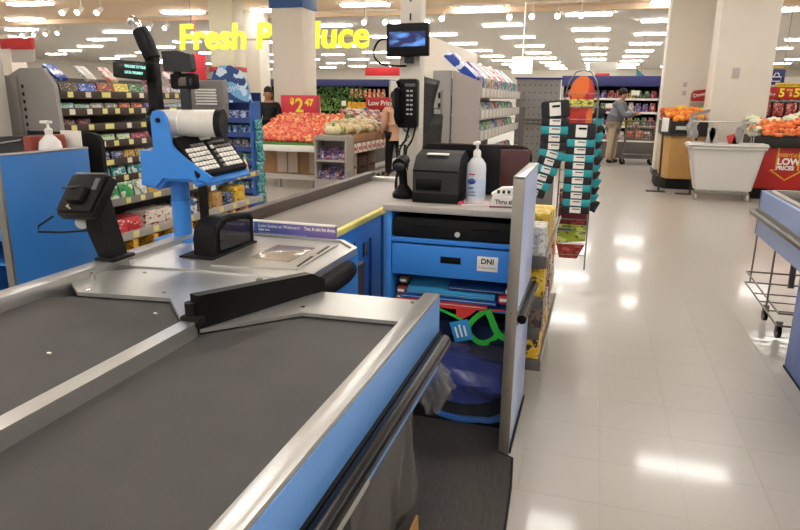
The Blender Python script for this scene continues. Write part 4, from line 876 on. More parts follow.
for s_, x, z, sz in (('$', -5.70, 1.33, .15), ('2', -5.60, 1.18, .36), ('47', -5.39, 1.30, .17)): text('lettering', s_, sz, facing_cam((x, 11.543, z)), YEL, t, bold=.008)
for x in (-5.8, -5.2): MB().cyl((x, 11.6, 0), (x, 11.6, 1.3), .012, n=6).build('leg', WIRE, t)

# end shelf unit with blue and red bags
t = thing('snack_end_shelf', 'low light grey two-tier shelf unit with bags at the corner of the produce table', 'shelf unit', (-3.97, 9.5, 0))
for x in (-4.25, -3.74): MB().box(x, x + .03, 9.40, 9.75, 0, .86, b=.004).build('side', mat('grey_shelf_unit', '#9c968f', .5), t)
MB().box(-4.25, -3.71, 9.73, 9.76, 0, .88).build('back', mat('grey_shelf_unit', '#9c968f', .5), t)
MB().box(-4.25, -3.71, 9.38, 9.75, 0, .16, b=.004).build('base', mat('grey_shelf_unit', '#9c968f', .5), t)
for z in (.16, .47, .80): MB().box(-4.22, -3.74, 9.39, 9.74, z, z + .03 if z < .8 else z + .08, b=.003).build('shelf', mat('grey_shelf_unit', '#9c968f', .5), t)
for k, z in enumerate((.50, .19)):
    for j in range(2):
        for i in range(6):
            cc = [('#26376e', '#8a93b8', '#c9452f'), ('#2c4288', '#b8b0b4', '#d8803a'), ('#33365a', '#a33a3a', '#d8d0cc')][(i + j + k) % 3]
            good(POUCH, 'snack_bag', 'snack', 'blue snack bag, %s in the %s row of the %s tier of the corner shelf' % (nth(i), nth(j), ('upper', 'lower')[k]), 'snack bags on the corner shelf', (-4.17 + i * .076, 9.45 + j * .12, z + .05 * j), (.13, .06, .17), pack(*cc), rx=R(-40), rz=random.uniform(-.4, .4))
t = thing('pumpkin', 'pale ribbed squash on top of the corner shelf unit', 'vegetable', (-4.05, 9.4, .88))
for i in range(10):
    a = i * math.pi / 5; MB().sph((-4.0 + .08 * math.cos(a), 9.58 + .08 * math.sin(a), .95), (.06, .06, .07), 8, 6).build('rib', mat('pale_squash', '#d8cba4', .6), t)
MB().cyl((-4.0, 9.58, .99), (-3.99, 9.58, 1.07), .03, .018, n=8).build('stem', mat('green_stem', '#6f8a4a', .7), t)
for i in range(4): good(AP, 'green_pear', 'fruit', 'green fruit beside the pale squash, %s from the left' % nth(i), 'green fruit by the squash', (-4.08 + i * .06, 9.68, .88), (.09, .09, .12 + .02 * (i % 2)), mat('green_fruit', '#8ba35a', .5))

# long produce island running back from the corner
t = thing('produce_island', 'long produce island with white kick rail, price cards and crates below', 'produce table', (-4.0, 11, 0))
MB().box(-4.26, -3.87, 9.8, 11.26, .72, .86, b=.01).box(-4.7, -3.87, 11.26, 14.6, .72, .86, b=.01).build('tray_edge', TAN, t)
MB().prism([(-4.26, .86), (-3.95, .86), (-4.26, .97)], 'y', 9.95, 11.26).prism([(-4.7, .86), (-3.95, .86), (-4.7, 1.12)], 'y', 11.26, 14.6).build('slope_board', TAN, t)
MB().box(-4.01, -3.81, 9.8, 14.6, .0, .14, b=.006).build('kick_rail', GREY_L, t)
for k in range(9): MB().box(-3.812, -3.802, 9.95 + k * .3, 10.12 + k * .3, .045, .105).build('vent_slot', BLACK_M, t)
MB().box(-4.6, -4.5, 11.3, 14.6, .1, .72).build('spine', GREY_D, t)
for k in range(16):
    y = 9.85 + k * .24
    o = MB(frame((-3.85, y, .55), (0, 1, 0), (-.25, 0, 1))).box(0, .2, 0, .16, 0, .006, b=.002).build('price_card', mat('white_card', '#e9ded6', .6), t)
    put(MB(frame((-3.847, y, .55), (0, 1, 0), (-.25, 0, 1))).box(.03, .17, .04, .10, .006, .008).build('red_figure', mat('salmon_print', '#cf7068', .6)), o)
    
for i, (y, h, cc, lab) in enumerate(((10.0, .34, '#cfc6b8', 'white carton under the island nearest the corner shelf'), (10.5, .36, '#d8cfc2', 'white carton with black print under the island'), (11.0, .30, '#5a4238', 'dark brown crate under the island'), (11.5, .33, '#7a5a48', 'brown crate under the island, farthest visible'))):
    o = thing('carton', lab, 'carton', (-4.1, y, 0)); MB().box(-4.25, -4.02, y - .2, y + .2, .0, .14 + h, b=.006).build('box', mat('carton_' + cc[1:], cc, .7), o)
    MB().box(-4.022, -4.015, y - .13, y + .13, .14 + h * .3, .14 + h * .42).build('printed_bar', BLACK_M, o)
pc = [('red potato', '#a85a58'), ('white onion', '#d8ccb0'), ('purple onion', '#6a4a5a'), ('pale potato', '#cdb888'), ('pink potato', '#c08078'), ('blue mesh bag', '#5a6088'), ('garlic', '#d8c8bc')]
PM = MB().sph((0, 0, .5), (.5, .42, .5), 10, 7).mesh('potato', PAPER)
for r_ in range(7):
    for i in range(-1, 24):
        y = 9.93 + i * .15 + random.uniform(-.02, .02); x = -3.95 - r_ * .11
        if y < 11.3 and r_ > 2: continue
        pi = int((i * .5 + r_ * .7 + 2.1 * math.sin(i * .55 + r_))) % 7
        if r_ < 3 and i < 10: pi = 3 if (r_ + i) % 4 else 1
        n_, cc = pc[pi]
        good(PM, n_.replace(' ', '_'), 'vegetable', '%s in the mixed heap on the produce island' % n_, (n_ + ('es' if n_.endswith('o') else 's')) + ' on the island', (x, y, .87 + r_ * .037 + random.uniform(0, .06)), (.15, .18, .12), pack(cc, '#%02x%02x%02x' % tuple(max(0, int(cc[j:j + 2], 16) - 28) for j in (1, 3, 5)), None, 2), rx=random.random(), rz=random.random() * 3)
t = thing('low_price_sign', 'small red sign with white words above the produce island', 'sign', (-4.4, 13, 1.2))
MB().box(-4.68, -4.0, 13.0, 13.03, 1.22, 1.47, b=.004).build('board', RED, t)
text('lettering', 'Low Price', .135, facing_cam((-4.63, 12.995, 1.31)), PAPER, t, bold=.004)
for x in (-4.6, -4.1): MB().cyl((x, 13.02, .86), (x, 13.02, 1.25), .01, n=6).build('leg', WIRE, t)

# ---------------------------------------------------------------- refrigerated produce cases at the back
def case(x0, x1, y0, ztop, label, rows_, n, pal, nm, cat, head, gl):
    t = thing('refrigerated_case', label, 'refrigerated case', ((x0 + x1) / 2, y0 + .5, 0))
    MB().box(x0, x1, y0 + .9, y0 + 1.0, 0, ztop).build('back', BLACK_M, t)
    MB().box(x0, x1, y0 - .02, y0 + 1.0, ztop - .26, ztop, b=.01).build('header', head, t)
    MB().box(x0, x1, y0, y0 + .9, 0, .42, b=.01).build('base', GREY_D, t)
    for x in (x0, x1 - .06): MB().box(x, x + .06, y0, y0 + .95, 0, ztop).build('side', GREY_L, t)
    k = 0
    for ri, (z, h) in enumerate(rows_):
        MB().box(x0 + .06, x1 - .06, y0 + .1, y0 + .9, z - .03, z).build('shelf', GREY_M, t)
        put(MB().box(x0 + .06, x1 - .06, y0 + .08, y0 + .1, z - .045, z + .01).build('price_rail', WHITE), t)
        for i in range(n):
            c = pal[(ri * 3 + i // 2) % len(pal)]; k += 1
            x = x0 + .12 + (i + .5) * (x1 - x0 - .24) / n
            good([POUCH, JAR, CARTON][nm[1]], nm[0], cat, '%s, %s from left on the %s shelf of the %s' % (c[0] + ' ' + nm[2], nth(i), nth(ri), gl), '%s in the %s' % (nm[2] + 's', gl), (x, y0 + .2, z), ((x1 - x0 - .24) / n * .92, .14, h * random.uniform(.85, 1)), pack(*c[1:]))
    return t
case(-1.0, 1.52, 18, 2.08, 'open case with violet-blue header and rows of packets behind the man with a cart', [(1.52, .22), (1.18, .24), (.82, .24), (.45, .26)], 13,
     [('pink', '#b04a6a', '#d8a0b0', '#5a2038'), ('white', '#cfc8c4', '#8a5a6a', '#e8e4e0'), ('violet', '#5a4a80', '#b0a0c8', '#302848'), ('red', '#a83a44', '#d8b8a8', '#601c24'), ('yellow', '#c8b04a', '#e0d8a0', '#7a6020'), ('green', '#5a7a5a', '#b0c8a8', '#304830')], ('packet', 1, 'packet'), 'packet', mat('violet_blue_header', '#353a72', .4), 'case behind the man')
for i, (x, z) in enumerate(((-.55, 1.27), (.15, 1.27), (-.4, .62), (.2, .62), (.75, 1.6))):
    tag(MB().box(x, x + .2, 17.97, 17.985, z, z + .12, b=.004).build('price_card', PAPER), 'white price card, %s on the case behind the man with a cart' % nth(i), 'price card', 'price cards on the case')
def leafy(x0, x1, z0, z1, y, seed, m, label, n=260):
    rr = random.Random(seed); b = MB()
    for _ in range(n):
        x, z = rr.uniform(x0, x1), rr.uniform(z0, z1); s_ = rr.uniform(.05, .1); a = rr.uniform(0, 6.28)
        d = Vector((math.cos(a), -.6 * rr.random(), math.sin(a))) * s_; e = Vector((-math.sin(a), -.3, math.cos(a))) * s_ * .5; p = Vector((x, y + rr.uniform(-.1, .1), z))
        v = [b.bm.verts.new(q) for q in (p, p + d * .5 + e, p + d, p + d * .5 - e)]; b.bm.faces.new(v)
    o = b.build('leafy_greens', m); tag(o, label, 'greens', kind='stuff'); return o
def bigcase():
    t = thing('refrigerated_case', 'long dark produce case with blue header behind the apples', 'refrigerated case', (-9.5, 20.5, 0))
    MB().box(-13.6, -6.4, 20.9, 21.0, 0, 2.0).build('back', BLACK_M, t)
    MB().box(-13.6, -6.4, 20.0, 21.0, 1.82, 2.03, b=.01).build('header', mat('violet_blue_header', '#353a72'), t)
    MB().box(-13.6, -6.4, 20.0, 20.9, 0, .55, b=.01).build('base', GREY_D, t)
    for z in (1.45, 1.06, .7): MB().box(-13.6, -6.4, 20.2, 20.9, z - .04, z).build('shelf', GREY_D, t)
    for x in (-13.62, -6.42): MB().box(x, x + .06, 20, 21, 0, 2.0).build('side', GREY_L, t)
bigcase()
LG = mat('leaf_green', '#46692f', .6, noise=.4, scale=8); LG2 = mat('bright_leaf_green', '#6d8f45', .6, noise=.4, scale=8)
leafy(-13.4, -7.2, 1.40, 1.80, 20.1, 1, LG, 'dark leafy greens on the top shelf of the long produce case', 900)
leafy(-13.4, -7.4, 1.02, 1.40, 20.05, 2, LG2, 'lighter leafy greens on the middle shelf of the long produce case', 700)
leafy(-13.4, -6.6, .66, .98, 20.0, 3, LG, 'leafy greens on the lowest shelf of the long produce case', 500)
for i in range(8): good(JAR, 'juice_bottle', 'bottle', 'orange juice bottle, %s from left on the top shelf near the small screen' % nth(i), 'juice bottles in the long case', (-7.72 + i * .155, 20.1, 1.46), (.13, .13, .27), pack('#c8683a', '#e0c8b8', '#9a4a30'))
for i in range(14): good(AP, 'yellow_pepper', 'vegetable', 'yellow pepper in the heap of peppers below the juice bottles', 'yellow peppers', (-7.75 + (i % 7) * .15, 20.0, 1.08 + (i // 7) * .1), (.17, .17, .16), mat('pepper_yellow', '#e0a92c', .4))
for i, (x, z) in enumerate(((-9.0, 1.36), (-8.0, 1.2), (-7.85, .98), (-8.9, .96), (-12.2, 1.3), (-11.8, .98))):
    tag(MB().box(x, x + .16, 19.9, 19.915, z, z + .16, b=.004).build('price_card', PAPER), 'white price card, %s from the pillar on the long produce case' % nth(i), 'price card', 'cards on the long case')
for i in range(6): good(AP, 'orange_pepper', 'vegetable', 'orange pepper behind the woman in black, %s from the left' % nth(i), 'orange peppers by the woman', (-11.4 + i * .16, 20.0, 1.10), (.17, .17, .2), mat('pepper_orange', '#dc6a33', .4))

# ---------------------------------------------------------------- Fresh Produce sign
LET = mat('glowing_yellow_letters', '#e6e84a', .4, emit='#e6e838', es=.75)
t = thing('produce_sign', 'large hanging sign of bright yellow letters reading Fresh Produce', 'sign', (-7.4, 14, 2.5))
text('lettering', 'Fresh Produce', .80, frame((-9.82, 14, 2.54), (1, 0, 0), (0, 0, 1)), LET, t, ext=.03, bold=.019, sx=1.03, shear=.08, space=1.0)
MB().box(-9.9, -4.9, 14.05, 14.09, 2.72, 2.76).build('carrier_rail', GREY_L, t)
for x in (-9.5, -7.2, -5.1): MB().cyl((x, 14.07, 2.7), (x, 14.07, CEIL_Z), .006, n=5).build('cable', WIRE, t)

# ---------------------------------------------------------------- magazine / candy rack behind our cabinet
t = thing('checkout_rack', 'grey steel checkout rack with tilted boxes on top, behind the sanitizer bottle', 'rack', (-1.05, 6, 0))
MB().prism([(-1.09, 0), (-.875, 0), (-.875, 1.58), (-1.07, 1.66), (-1.09, 1.66)], 'y', 4.98, 5.01).build('end_panel', mat('taupe_panel', '#a89c96', .45), t)
MB().box(-1.235, -1.095, 4.94, 4.98, 0, 1.66, b=.004).build('upright', GREY_M, t)
for z in (1.42, 1.50): MB().box(-1.19, -1.165, 4.935, 4.94, z - .045, z, b=.002).build('key_slot', BLACK, t)
MB().box(-1.25, -1.22, 5.0, 7.6, 0, 1.62).build('back_panel', GREY_D, t)
rk = t
SHC = [('white and blue', '#d8d8d4', '#5a7ab0', '#8fa8c8'), ('green', '#5a9a7a', '#d8e0d8', '#2f6a4a'), ('blue', '#3f5aa0', '#a8b4d0', '#e0e0e4'), ('turquoise', '#3fb0a8', '#c8e0dc', '#1f7a78'), ('grey', '#b8b4b0', '#7a7874', '#dcd8d4'), ('lime green', '#7ac84a', '#d8e8c0', '#3a8a2a'), ('pink red', '#c83a58', '#e8b0b8', '#7a1c30')]
for k, z in enumerate((1.50, 1.335, 1.17, .92, .6)):
    s_ = MB().box(-1.22, -.88, 5.02, 7.6, z - .02, z - .008).build('shelf', GREY_L, t)
    put(MB().box(-.884, -.872, 5.02, 7.6, z - .04, z + .04, b=.002).build('price_rail', GREY_L), s_)
    if k < 4:
        for i in range(13): put(MB().box(-.872, -.869, 5.06 + i * .195, 5.19 + i * .195, z - .03, z + .034).build('price_tag', mat('grey_white_tag', '#ddd9d2', .5)), s_)
        for i in range(11):
            c_ = SHC[(i * 2 + k * 3) % 7]
            good(POUCH if k else CARTON, 'sweet_packet', 'packet', '%s packet, %s from near on the %s shelf of grey rack' % (c_[0], nth(i), nth(k)), 'packets on the grey checkout rack', (-.95, 5.15 + i * .225, z - .008), (.21, .06, .115), pack(*c_[1:]), rz=R(90), rx=R(-15))
TB = [('bright blue', '#1f4aa8', '#dfe6f4', '#17347c', 5.02), ('white and violet', '#dcd4d8', '#7a5a94', '#bca8c8', 5.45), ('grey and red', '#cfc4c0', '#b8383c', '#e8e0dc', 5.8), ('pinkish', '#d8b8b4', '#a83a48', '#eee4e0', 6.15), ('red and white', '#b8424a', '#e8dcd8', '#7a2028', 6.5), ('mauve and white', '#c8b8bc', '#8a5a6c', '#ece8e4', 6.85), ('pale blue', '#9ab8c8', '#5a8aa8', '#e0e8ea', 7.2)]
for i, (n_, a, b_, c_, y) in enumerate(TB):
    o = MB(frame((0, 0, 0), (0, 1, 0), (-.62, 0, .55))).box(-.13, .13, -.10, .12 if i else .20, -.03, .03, b=.005).build('tilted_box', pack(a, b_, c_)); o.location = (-1.0, y + .1, 1.655)
    tag(o, '%s display box tilted on top of the grey checkout rack' % n_, 'box', 'tilted boxes on the grey checkout rack')
for i in range(12):
    n_, a, b_, c_ = [('dark blue', '#2c3a6a', '#c8ccd8', '#7a86b0'), ('yellow', '#d8b83a', '#7a3a28', '#e8dca8'), ('white', '#d8d4d0', '#8a4a5a', '#50505a'), ('teal', '#2f8a98', '#d0e0e0', '#1a5060')][(0, 0, 1, 2, 0, 2, 3, 3, 2, 3, 3, 2)[i]]
    good(CARTON, 'candy_box', 'box', '%s candy box, %s from near on the top shelf front of the grey rack' % (n_, nth(i)), 'front boxes on the grey rack top', (-.91, 5.12 + i * .205, 1.52), (.19, .035, .10), pack(a, b_, c_), rz=R(90))
t = thing('pegboard_panel', 'grey perforated steel panel with blue top trim closing the far end of the rack', 'panel', (-.65, 7.7, 0))
MB().box(-.93, -.44, 7.70, 7.74, 0, 1.68).build('panel', mat('grey_pegboard', '#8d8a86', .5), t)
MB().box(-.95, -.40, 7.68, 7.75, 1.68, 1.70, b=.004).build('top_trim', NAVY, t)
hb = MB().cyl((0, 0, 0), (0, -.003, 0), .009, n=6).mesh('hole', mat('peg_hole', '#4b4947', .6), False)
for i in range(8):
    for j in range(14): inst('hole', hb, (-.90 + i * .06, 7.699, .55 + j * .082), t)
MB().box(-.93, -.44, 7.69, 7.70, 1.18, 1.195).build('seam', GREY_D, t)
# dark bags hung on a wire rack right of the pole
t = thing('hanging_bag_rack', 'wire rack of dark hanging bags between the white pole and grey rack', 'rack', (-.98, 3.6, 0))
MB().tube([(-.99, 3.65, 0), (-.99, 3.65, 1.62)], .006, n=6).tube([(-.86, 3.65, 0), (-.86, 3.65, 1.5)], .006, n=6).build('frame', WIRE, t)
for z in (1.27, 1.4, 1.14): MB().tube([(-.99, 3.65, z), (-.86, 3.65, z)], .004, n=5).build('bar', WIRE, t)
for i, (x, z, h) in enumerate(((-.965, 1.36, .26), (-.93, 1.22, .30), (-.90, 1.06, .30), (-.97, 1.05, .26), (-.945, 1.42, .14))):
    good(POUCH, 'dark_bag', 'bag', 'dark grey hanging bag, %s from the top on the wire rack by the pole' % nth(i), 'dark bags on the wire rack', (x, 3.62, z), (.10, .04, h), mat('dark_bag_film', '#34322f', .35, noise=.5, scale=18), ry=R(-10 + 6 * i))

# ---------------------------------------------------------------- side candy rack behind the tall side panel
t = thing('side_candy_rack', 'stepped grey rack of cartons facing the aisle behind the pale side panel', 'rack', (-.35, 3.6, 0))
MB().box(-.56, -.54, 3.06, 4.3, 0, 1.0).build('back_panel', GREY_M, t)
SL = [(.735, -.185), (.53, -.20), (.37, -.195), (.205, -.18)]
for k, (z, xf) in enumerate(SL):
    s_ = MB().prism([(-.54, z - .05), (xf, z - .05), (xf, z - .035), (-.54, z - .03)], 'y', 3.06, 4.3).build('shelf', GREY_L, t)
    for j in range(4 if k in (0, 3) else 2): put(MB().cyl((xf - .055 + j * .018, 3.06, z - .035 + j * .003), (xf - .055 + j * .018, 4.3, z - .035 + j * .003), .007, n=6).build('rail_rod', GREY_M if j % 2 else GREY_L), s_)
    put(MB().box(xf - .07, xf + .005, 3.045, 3.062, z - .07, z - .01, b=.003).build('rail_end', GREY_D), s_)
RC = [(0, 3.12, .13, .13, ('#d8d8d4', '#b8b8b8', '#8a8a90'), 'white carton with grey print'), (0, 3.30, .12, .16, ('#d8b83a', '#ecd87a', '#7a4a80'), 'yellow carton with purple edge'), (0, 3.50, .14, .14, ('#d8ab3f', '#e8c870', '#8a5a30'), 'amber carton'), (0, 3.72, .14, .12, ('#e4cf52', '#c8a030', '#f0e8b0'), 'pale yellow carton'),
      (1, 3.14, .12, .11, ('#e3bf2e', '#5a3a2a', '#f0dc80'), 'yellow and brown box'), (1, 3.34, .12, .12, ('#5a3c30', '#a8805a', '#30201a'), 'brown box'), (1, 3.86, .13, .13, ('#e0702c', '#e8985a', '#b04a1a'), 'bright orange box'), (1, 3.60, .12, .10, ('#d8d0c0', '#8a7a68', '#5a4a40'), 'cream box'),
      (2, 3.12, .14, .13, ('#4a3a32', '#76645a', '#2a201c'), 'dark brown box'), (2, 3.34, .13, .10, ('#b8a890', '#6a5a48', '#e0d8c8'), 'beige box'), (2, 3.56, .13, .12, ('#7a4a3a', '#c8a078', '#4a2a20'), 'reddish brown box'), (2, 3.80, .12, .12, ('#cfc4b4', '#9a8a78', '#6a5a4c'), 'grey cream box'),
      (3, 3.12, .14, .11, ('#e0b428', '#3a2820', '#f0d060'), 'yellow box with dark figure'), (3, 3.34, .12, .09, ('#8a5a3a', '#d8b078', '#503020'), 'brown and tan box'), (3, 3.56, .13, .10, ('#d8b03a', '#f0d880', '#8a6020'), 'golden box'), (3, 3.80, .12, .09, ('#c8b8a0', '#7a6a58', '#50443a'), 'tan box')]
for (k, y, w_, h, c_, lab) in RC:
    z, xf = SL[k]
    good(CARTON, 'candy_carton', 'box', '%s on the %s shelf of the stepped aisle rack' % (lab, nth(k)), 'cartons on the stepped aisle rack', (xf - .085 + (.02 if k in (1, 2) else 0), y + .03, z - .02), (w_ * 1.3, .15, h * 1.15), pack(*c_), rz=R(90))

# ---------------------------------------------------------------- hanging rack of teal and black packs at the end of the candy rack
t = thing('clip_rack', 'wire rack with an oval orange header at the aisle end of the checkout rack', 'rack', (-.2, 4.9, 0))
HD = mat('orange_red_header', '#d8452a', .4, noise=.2, scale=6)
import math as _m
ov = [(-.125 + .085 * _m.cos(a), 1.50 + .12 * _m.sin(a)) for a in [i * _m.pi / 12 for i in range(13)]]
MB().prism([(-.045, 1.26)] + ov + [(-.205, 1.26)], 'y', 4.86, 4.875).build('header', pack('#d03e2c', '#e8702c', '#b82c38', 1.3), t)
MB().box(-.24, -.04, 4.855, 4.862, 1.40, 1.46, b=.004).build('yellow_band', pack('#d8d456', '#7a7a3a', '#3a3a30', 4), t)
b = MB()
b.tube([(-.24, 4.85, .22), (-.24, 4.85, 1.48), (-.22, 4.85, 1.58), (-.175, 4.85, 1.645), (-.125, 4.85, 1.66), (-.075, 4.85, 1.645), (-.03, 4.85, 1.58), (-.01, 4.85, 1.48), (-.01, 4.85, .22)], .005, n=6)
b.build('frame', WIRE, t)
for k in range(14): MB().tube([(-.24, 4.845, 1.50 - k * .09), (-.01, 4.845, 1.50 - k * .09)], .0028, n=5).build('cross_wire', WIRE, t)
lo = [('#c9553a', '#e0cf8a', '#8a3a2c', .70, .82), ('#6d1f2a', '#a03a40', '#3a1418', .55, .70), ('#a8b83a', '#d0d67a', '#5a7a2c', .40, .55), ('#a83a30', '#c9605a', '#6d201c', .29, .40)]
for k, (a, b_, c_, z0, z1) in enumerate(lo):
    MB().prism([(-.23 + .03 * (k == 3), z0), (-.02 - .05 * (k == 3), z0 + (.03 if k == 2 else 0)), (-.02, z1), (-.23, z1)], 'y', 4.90, 4.915).build('printed_panel', pack(a, b_, c_, 2), t)
PK = MB().box(-.5, .5, -.5, .5, 0, 1, b=.12).mesh('bundle', PAPER)
LB = MB().box(-.2, .2, -.58, -.49, .14, .9, b=.02).mesh('white_label', PAPER, False)
DK = mat('black_sock', '#232428', .8); TL = mat('teal_sock', '#2a9ca6', .7)
def sock(x, y, z, w_, h, m, label, ry=0):
    o = thing('sock_pack', label, 'sock pack', (x, y, z), 'teal and black packs on the wire rack')
    M = Matrix.Translation((x, y, z)) @ Matrix.Rotation(ry, 4, 'Y')
    p = bpy.data.objects.new('bundle', PK); COL.objects.link(p); p.matrix_basis = M @ Matrix.Diagonal((w_, .06, h, 1)); p.material_slots[0].link = 'OBJECT'; p.material_slots[0].material = m; put(p, o)
    q = bpy.data.objects.new('white_label', LB); COL.objects.link(q); q.matrix_basis = M @ Matrix.Diagonal((w_, .06, h, 1)); put(q, o)
    b1 = MB(M).box(-.02 * w_ / .2, .035 * w_ / .2, -.037, -.034, h * .62, h * .74).build('printed_mark', BLACK, q)
zl = [1.33] + [1.275 - .055 * q for q in range(10)]
for k, z in enumerate(zl):
    c_ = k in (2, 5, 7, 9)
    sock(-.285 - (.012 * max(0, k - 4) + .0015 * max(0, k - 4) ** 2), 4.70, z, .19 if k < 6 else .16, .12 if k == 0 else .056, TL if c_ else DK, 'white-labelled %s pack, %s from top in left column of wire rack' % (('black', 'teal')[c_], nth(k)), R(-6) if k == 0 else (0 if k < 5 else R(14)))
for k in range(11):
    c_ = k in (1, 3, 5, 7, 9)
    sock(-.105, 4.70, 1.19 - k * .052 + (.0 if k == 0 else 0), .19, .11 if k == 0 else .053, TL if c_ else DK, 'white-labelled %s pack, %s from top in right column of wire rack' % (('black', 'teal')[c_], nth(k)))
for k in range(13):
    c_ = k % 2
    o = good(POUCH, 'side_pack', 'sock pack', '%s pack seen edge-on, %s from the top on the right side of the wire rack' % (('dark', 'teal')[c_], nth(k)), 'packs seen edge-on on the wire rack', (-.03 + .012 * (k % 3 == 0) + k * .001, 4.92, 1.32 - k * .055), (.08, .05, .085), TL if c_ else DK, ry=R(24))
MB().tube([(-.02, 4.92, .5), (-.02, 4.92, 1.5)], .004, n=6).build('side_rod', WIRE, t)
MB().box(-.54, -.12, 4.88, 4.90, 1.30, 1.32).build('side_arm', GREY_D, t)
MB().box(-.54, -.12, 4.88, 4.90, .5, .52).build('side_arm', GREY_D, t)
MB().box(-.56, -.52, 4.87, 4.91, 0, 1.4).build('spine', GREY_D, t)

# ---------------------------------------------------------------- people
def skin(name, nodes, links, m, parent=None, levels=1):
    me = bpy.data.meshes.new(name); keys = list(nodes)
    me.from_pydata([nodes[k][0] for k in keys], [(keys.index(a), keys.index(b)) for a, b in links], [])
    me.materials.append(m)
    o = bpy.data.objects.new(name, me); COL.objects.link(o)
    md = o.modifiers.new('skin', 'SKIN'); md.use_smooth_shade = True
    for i, k in enumerate(keys):
        r_ = nodes[k][1]; me.skin_vertices[0].data[i].radius = r_ if isinstance(r_, tuple) else (r_, r_)
    me.skin_vertices[0].data[0].use_root = True
    sd = o.modifiers.new('sub', 'SUBSURF'); sd.levels = levels; sd.render_levels = levels
    if parent: o.parent = parent
    return o
def person(loc, rz, h, label, lean, arms, legs, cols_, hair='short', extra=None):
    """facing local +X; arms: per side (elbow, wrist) offsets from the shoulder; legs: per side foot x"""
    t = thing('person', label, 'person', loc, None, rz); S = h / 1.75
    c_, s_ = math.cos(lean), math.sin(lean)
    def up(x, y, z): return (x * c_ + (z - .95) * s_, y, .95 + (z - .95) * c_ - x * s_)
    N = {'pelvis': ((0, 0, .95), (.115, .15)), 'waist': (up(0, 0, 1.10), (.10, .13)), 'chest': (up(0, 0, 1.32), (.115, .16)), 'collar': (up(0, 0, 1.43), (.08, .11)),
         'neck': (up(.01, 0, 1.50), .052), 'head': (up(.03, 0, 1.60), (.092, .078)), 'crown': (up(.02, 0, 1.69), (.085, .075))}
    L = [('pelvis', 'waist'), ('waist', 'chest'), ('chest', 'collar'), ('collar', 'neck'), ('neck', 'head'), ('head', 'crown')]
    for sd, sg in (('l', 1), ('r', -1)):
        sh_ = Vector(up(0, sg * .19, 1.40)); e = sh_ + Vector(arms[sd][0]); wv = e + Vector(arms[sd][1]); d = (wv - e).normalized()
        N['sh' + sd] = (tuple(sh_), .06); N['el' + sd] = (tuple(e), .045); N['wr' + sd] = (tuple(wv), .032); N['pa' + sd] = (tuple(wv + d * .06), (.035, .022))
        L += [('collar', 'sh' + sd), ('sh' + sd, 'el' + sd), ('el' + sd, 'wr' + sd), ('wr' + sd, 'pa' + sd)]
        for f in range(5):
            off = Vector((0, (f - 2) * .016, 0)) if f < 4 else Vector((0, -sg * .035, .01)); ln = (.07, .08, .078, .062, .045)[f]
            base = wv + d * (.06 if f < 4 else .03); k1 = base + off + d * ln * .5; k2 = k1 + d * ln * .35 + Vector((0, 0, -.025))
            N['f%s%d' % (sd, f)] = (tuple(k1), .0095); N['g%s%d' % (sd, f)] = (tuple(k2), .008)
            L += [('pa' + sd, 'f%s%d' % (sd, f)), ('f%s%d' % (sd, f), 'g%s%d' % (sd, f))]
        fx = legs[sd]
        N['hp' + sd] = ((0, sg * .09, .88), .095); N['kn' + sd] = ((fx * .5 + .02, sg * .10, .49), .062); N['an' + sd] = ((fx, sg * .10, .09), .042); N['to' + sd] = ((fx + .14, sg * .11, .04), .035)
        L += [('pelvis', 'hp' + sd), ('hp' + sd, 'kn' + sd), ('kn' + sd, 'an' + sd), ('an' + sd, 'to' + sd)]
    N['scarf'] = (up(.0, 0, 1.475), (.075, .085)); L.append(('collar', 'scarf'))
    N['hem'] = ((-.01, 0, .80), (.13, .17)); L.append(('pelvis', 'hem'))
    def sub(keys, grow, nm, m):
        nn = {}
        for k in keys:
            p, r_ = N[k]; r_ = (r_[0] + grow, r_[1] + grow) if isinstance(r_, tuple) else r_ + grow; nn[k] = (p, r_)
        o = skin(nm, nn, [l for l in L if l[0] in nn and l[1] in nn], m, t); return o
    body = skin('body', {k: v for k, v in N.items() if k not in ('hem', 'scarf')}, [l for l in L if 'hem' not in l and 'scarf' not in l], cols_[0], t)
    sub(['pelvis', 'hem', 'waist', 'chest', 'collar', 'scarf'] + [a + b_ for b_ in 'lr' for a in ('sh', 'el', 'wr')], .04 if hair == 'beard' else .028, 'jacket', cols_[1])
    sub(['pelvis'] + [a + b_ for b_ in 'lr' for a in ('hp', 'kn', 'an')], .034 if hair == 'beard' else .026, 'trousers', cols_[2])
    for b_ in 'lr':
        a, c2 = N['an' + b_][0], N['to' + b_][0]
        skin('shoe', {'a': ((a[0] - .04, a[1], .05), .05), 'b': ((a[0] + .05, a[1], .045), .05), 'c': (c2, .045)}, [('a', 'b'), ('b', 'c')], cols_[3], t)
    hd = Vector(up(.02, 0, 1.64)); fw = Vector((c_, 0, -s_)); upv = Vector((s_, 0, c_))
    hm = MB().sph((0, 0, .035), (.108, .092, .10), 14, 10)
    if hair == 'long': hm.tube([(-.06, 0, .02), (-.085, 0, -.08), (-.08, 0, -.20), (-.06, 0, -.30)], [.085, .09, .08, .05], n=12)
    if hair == 'beard': hm.sph((.055, 0, -.075), (.05, .055, .045), 10, 8)
    M = Matrix.Translation(hd - fw * .05 + upv * .012) @ Matrix.Rotation(lean, 4, 'Y')
    o = hm.build('hair', cols_[4]); o.matrix_basis = M; o.parent = t
    fb = MB().sph((.118, 0, -.03), (.018, .014, .022), 8, 6).sph((0, .092, -.03), (.02, .012, .03), 8, 6).sph((0, -.092, -.03), (.02, .012, .03), 8, 6).build('nose_and_ears', cols_[0]); M = M @ Matrix.Translation((.028, 0, -.012)); fb.matrix_basis = M; fb.parent = t
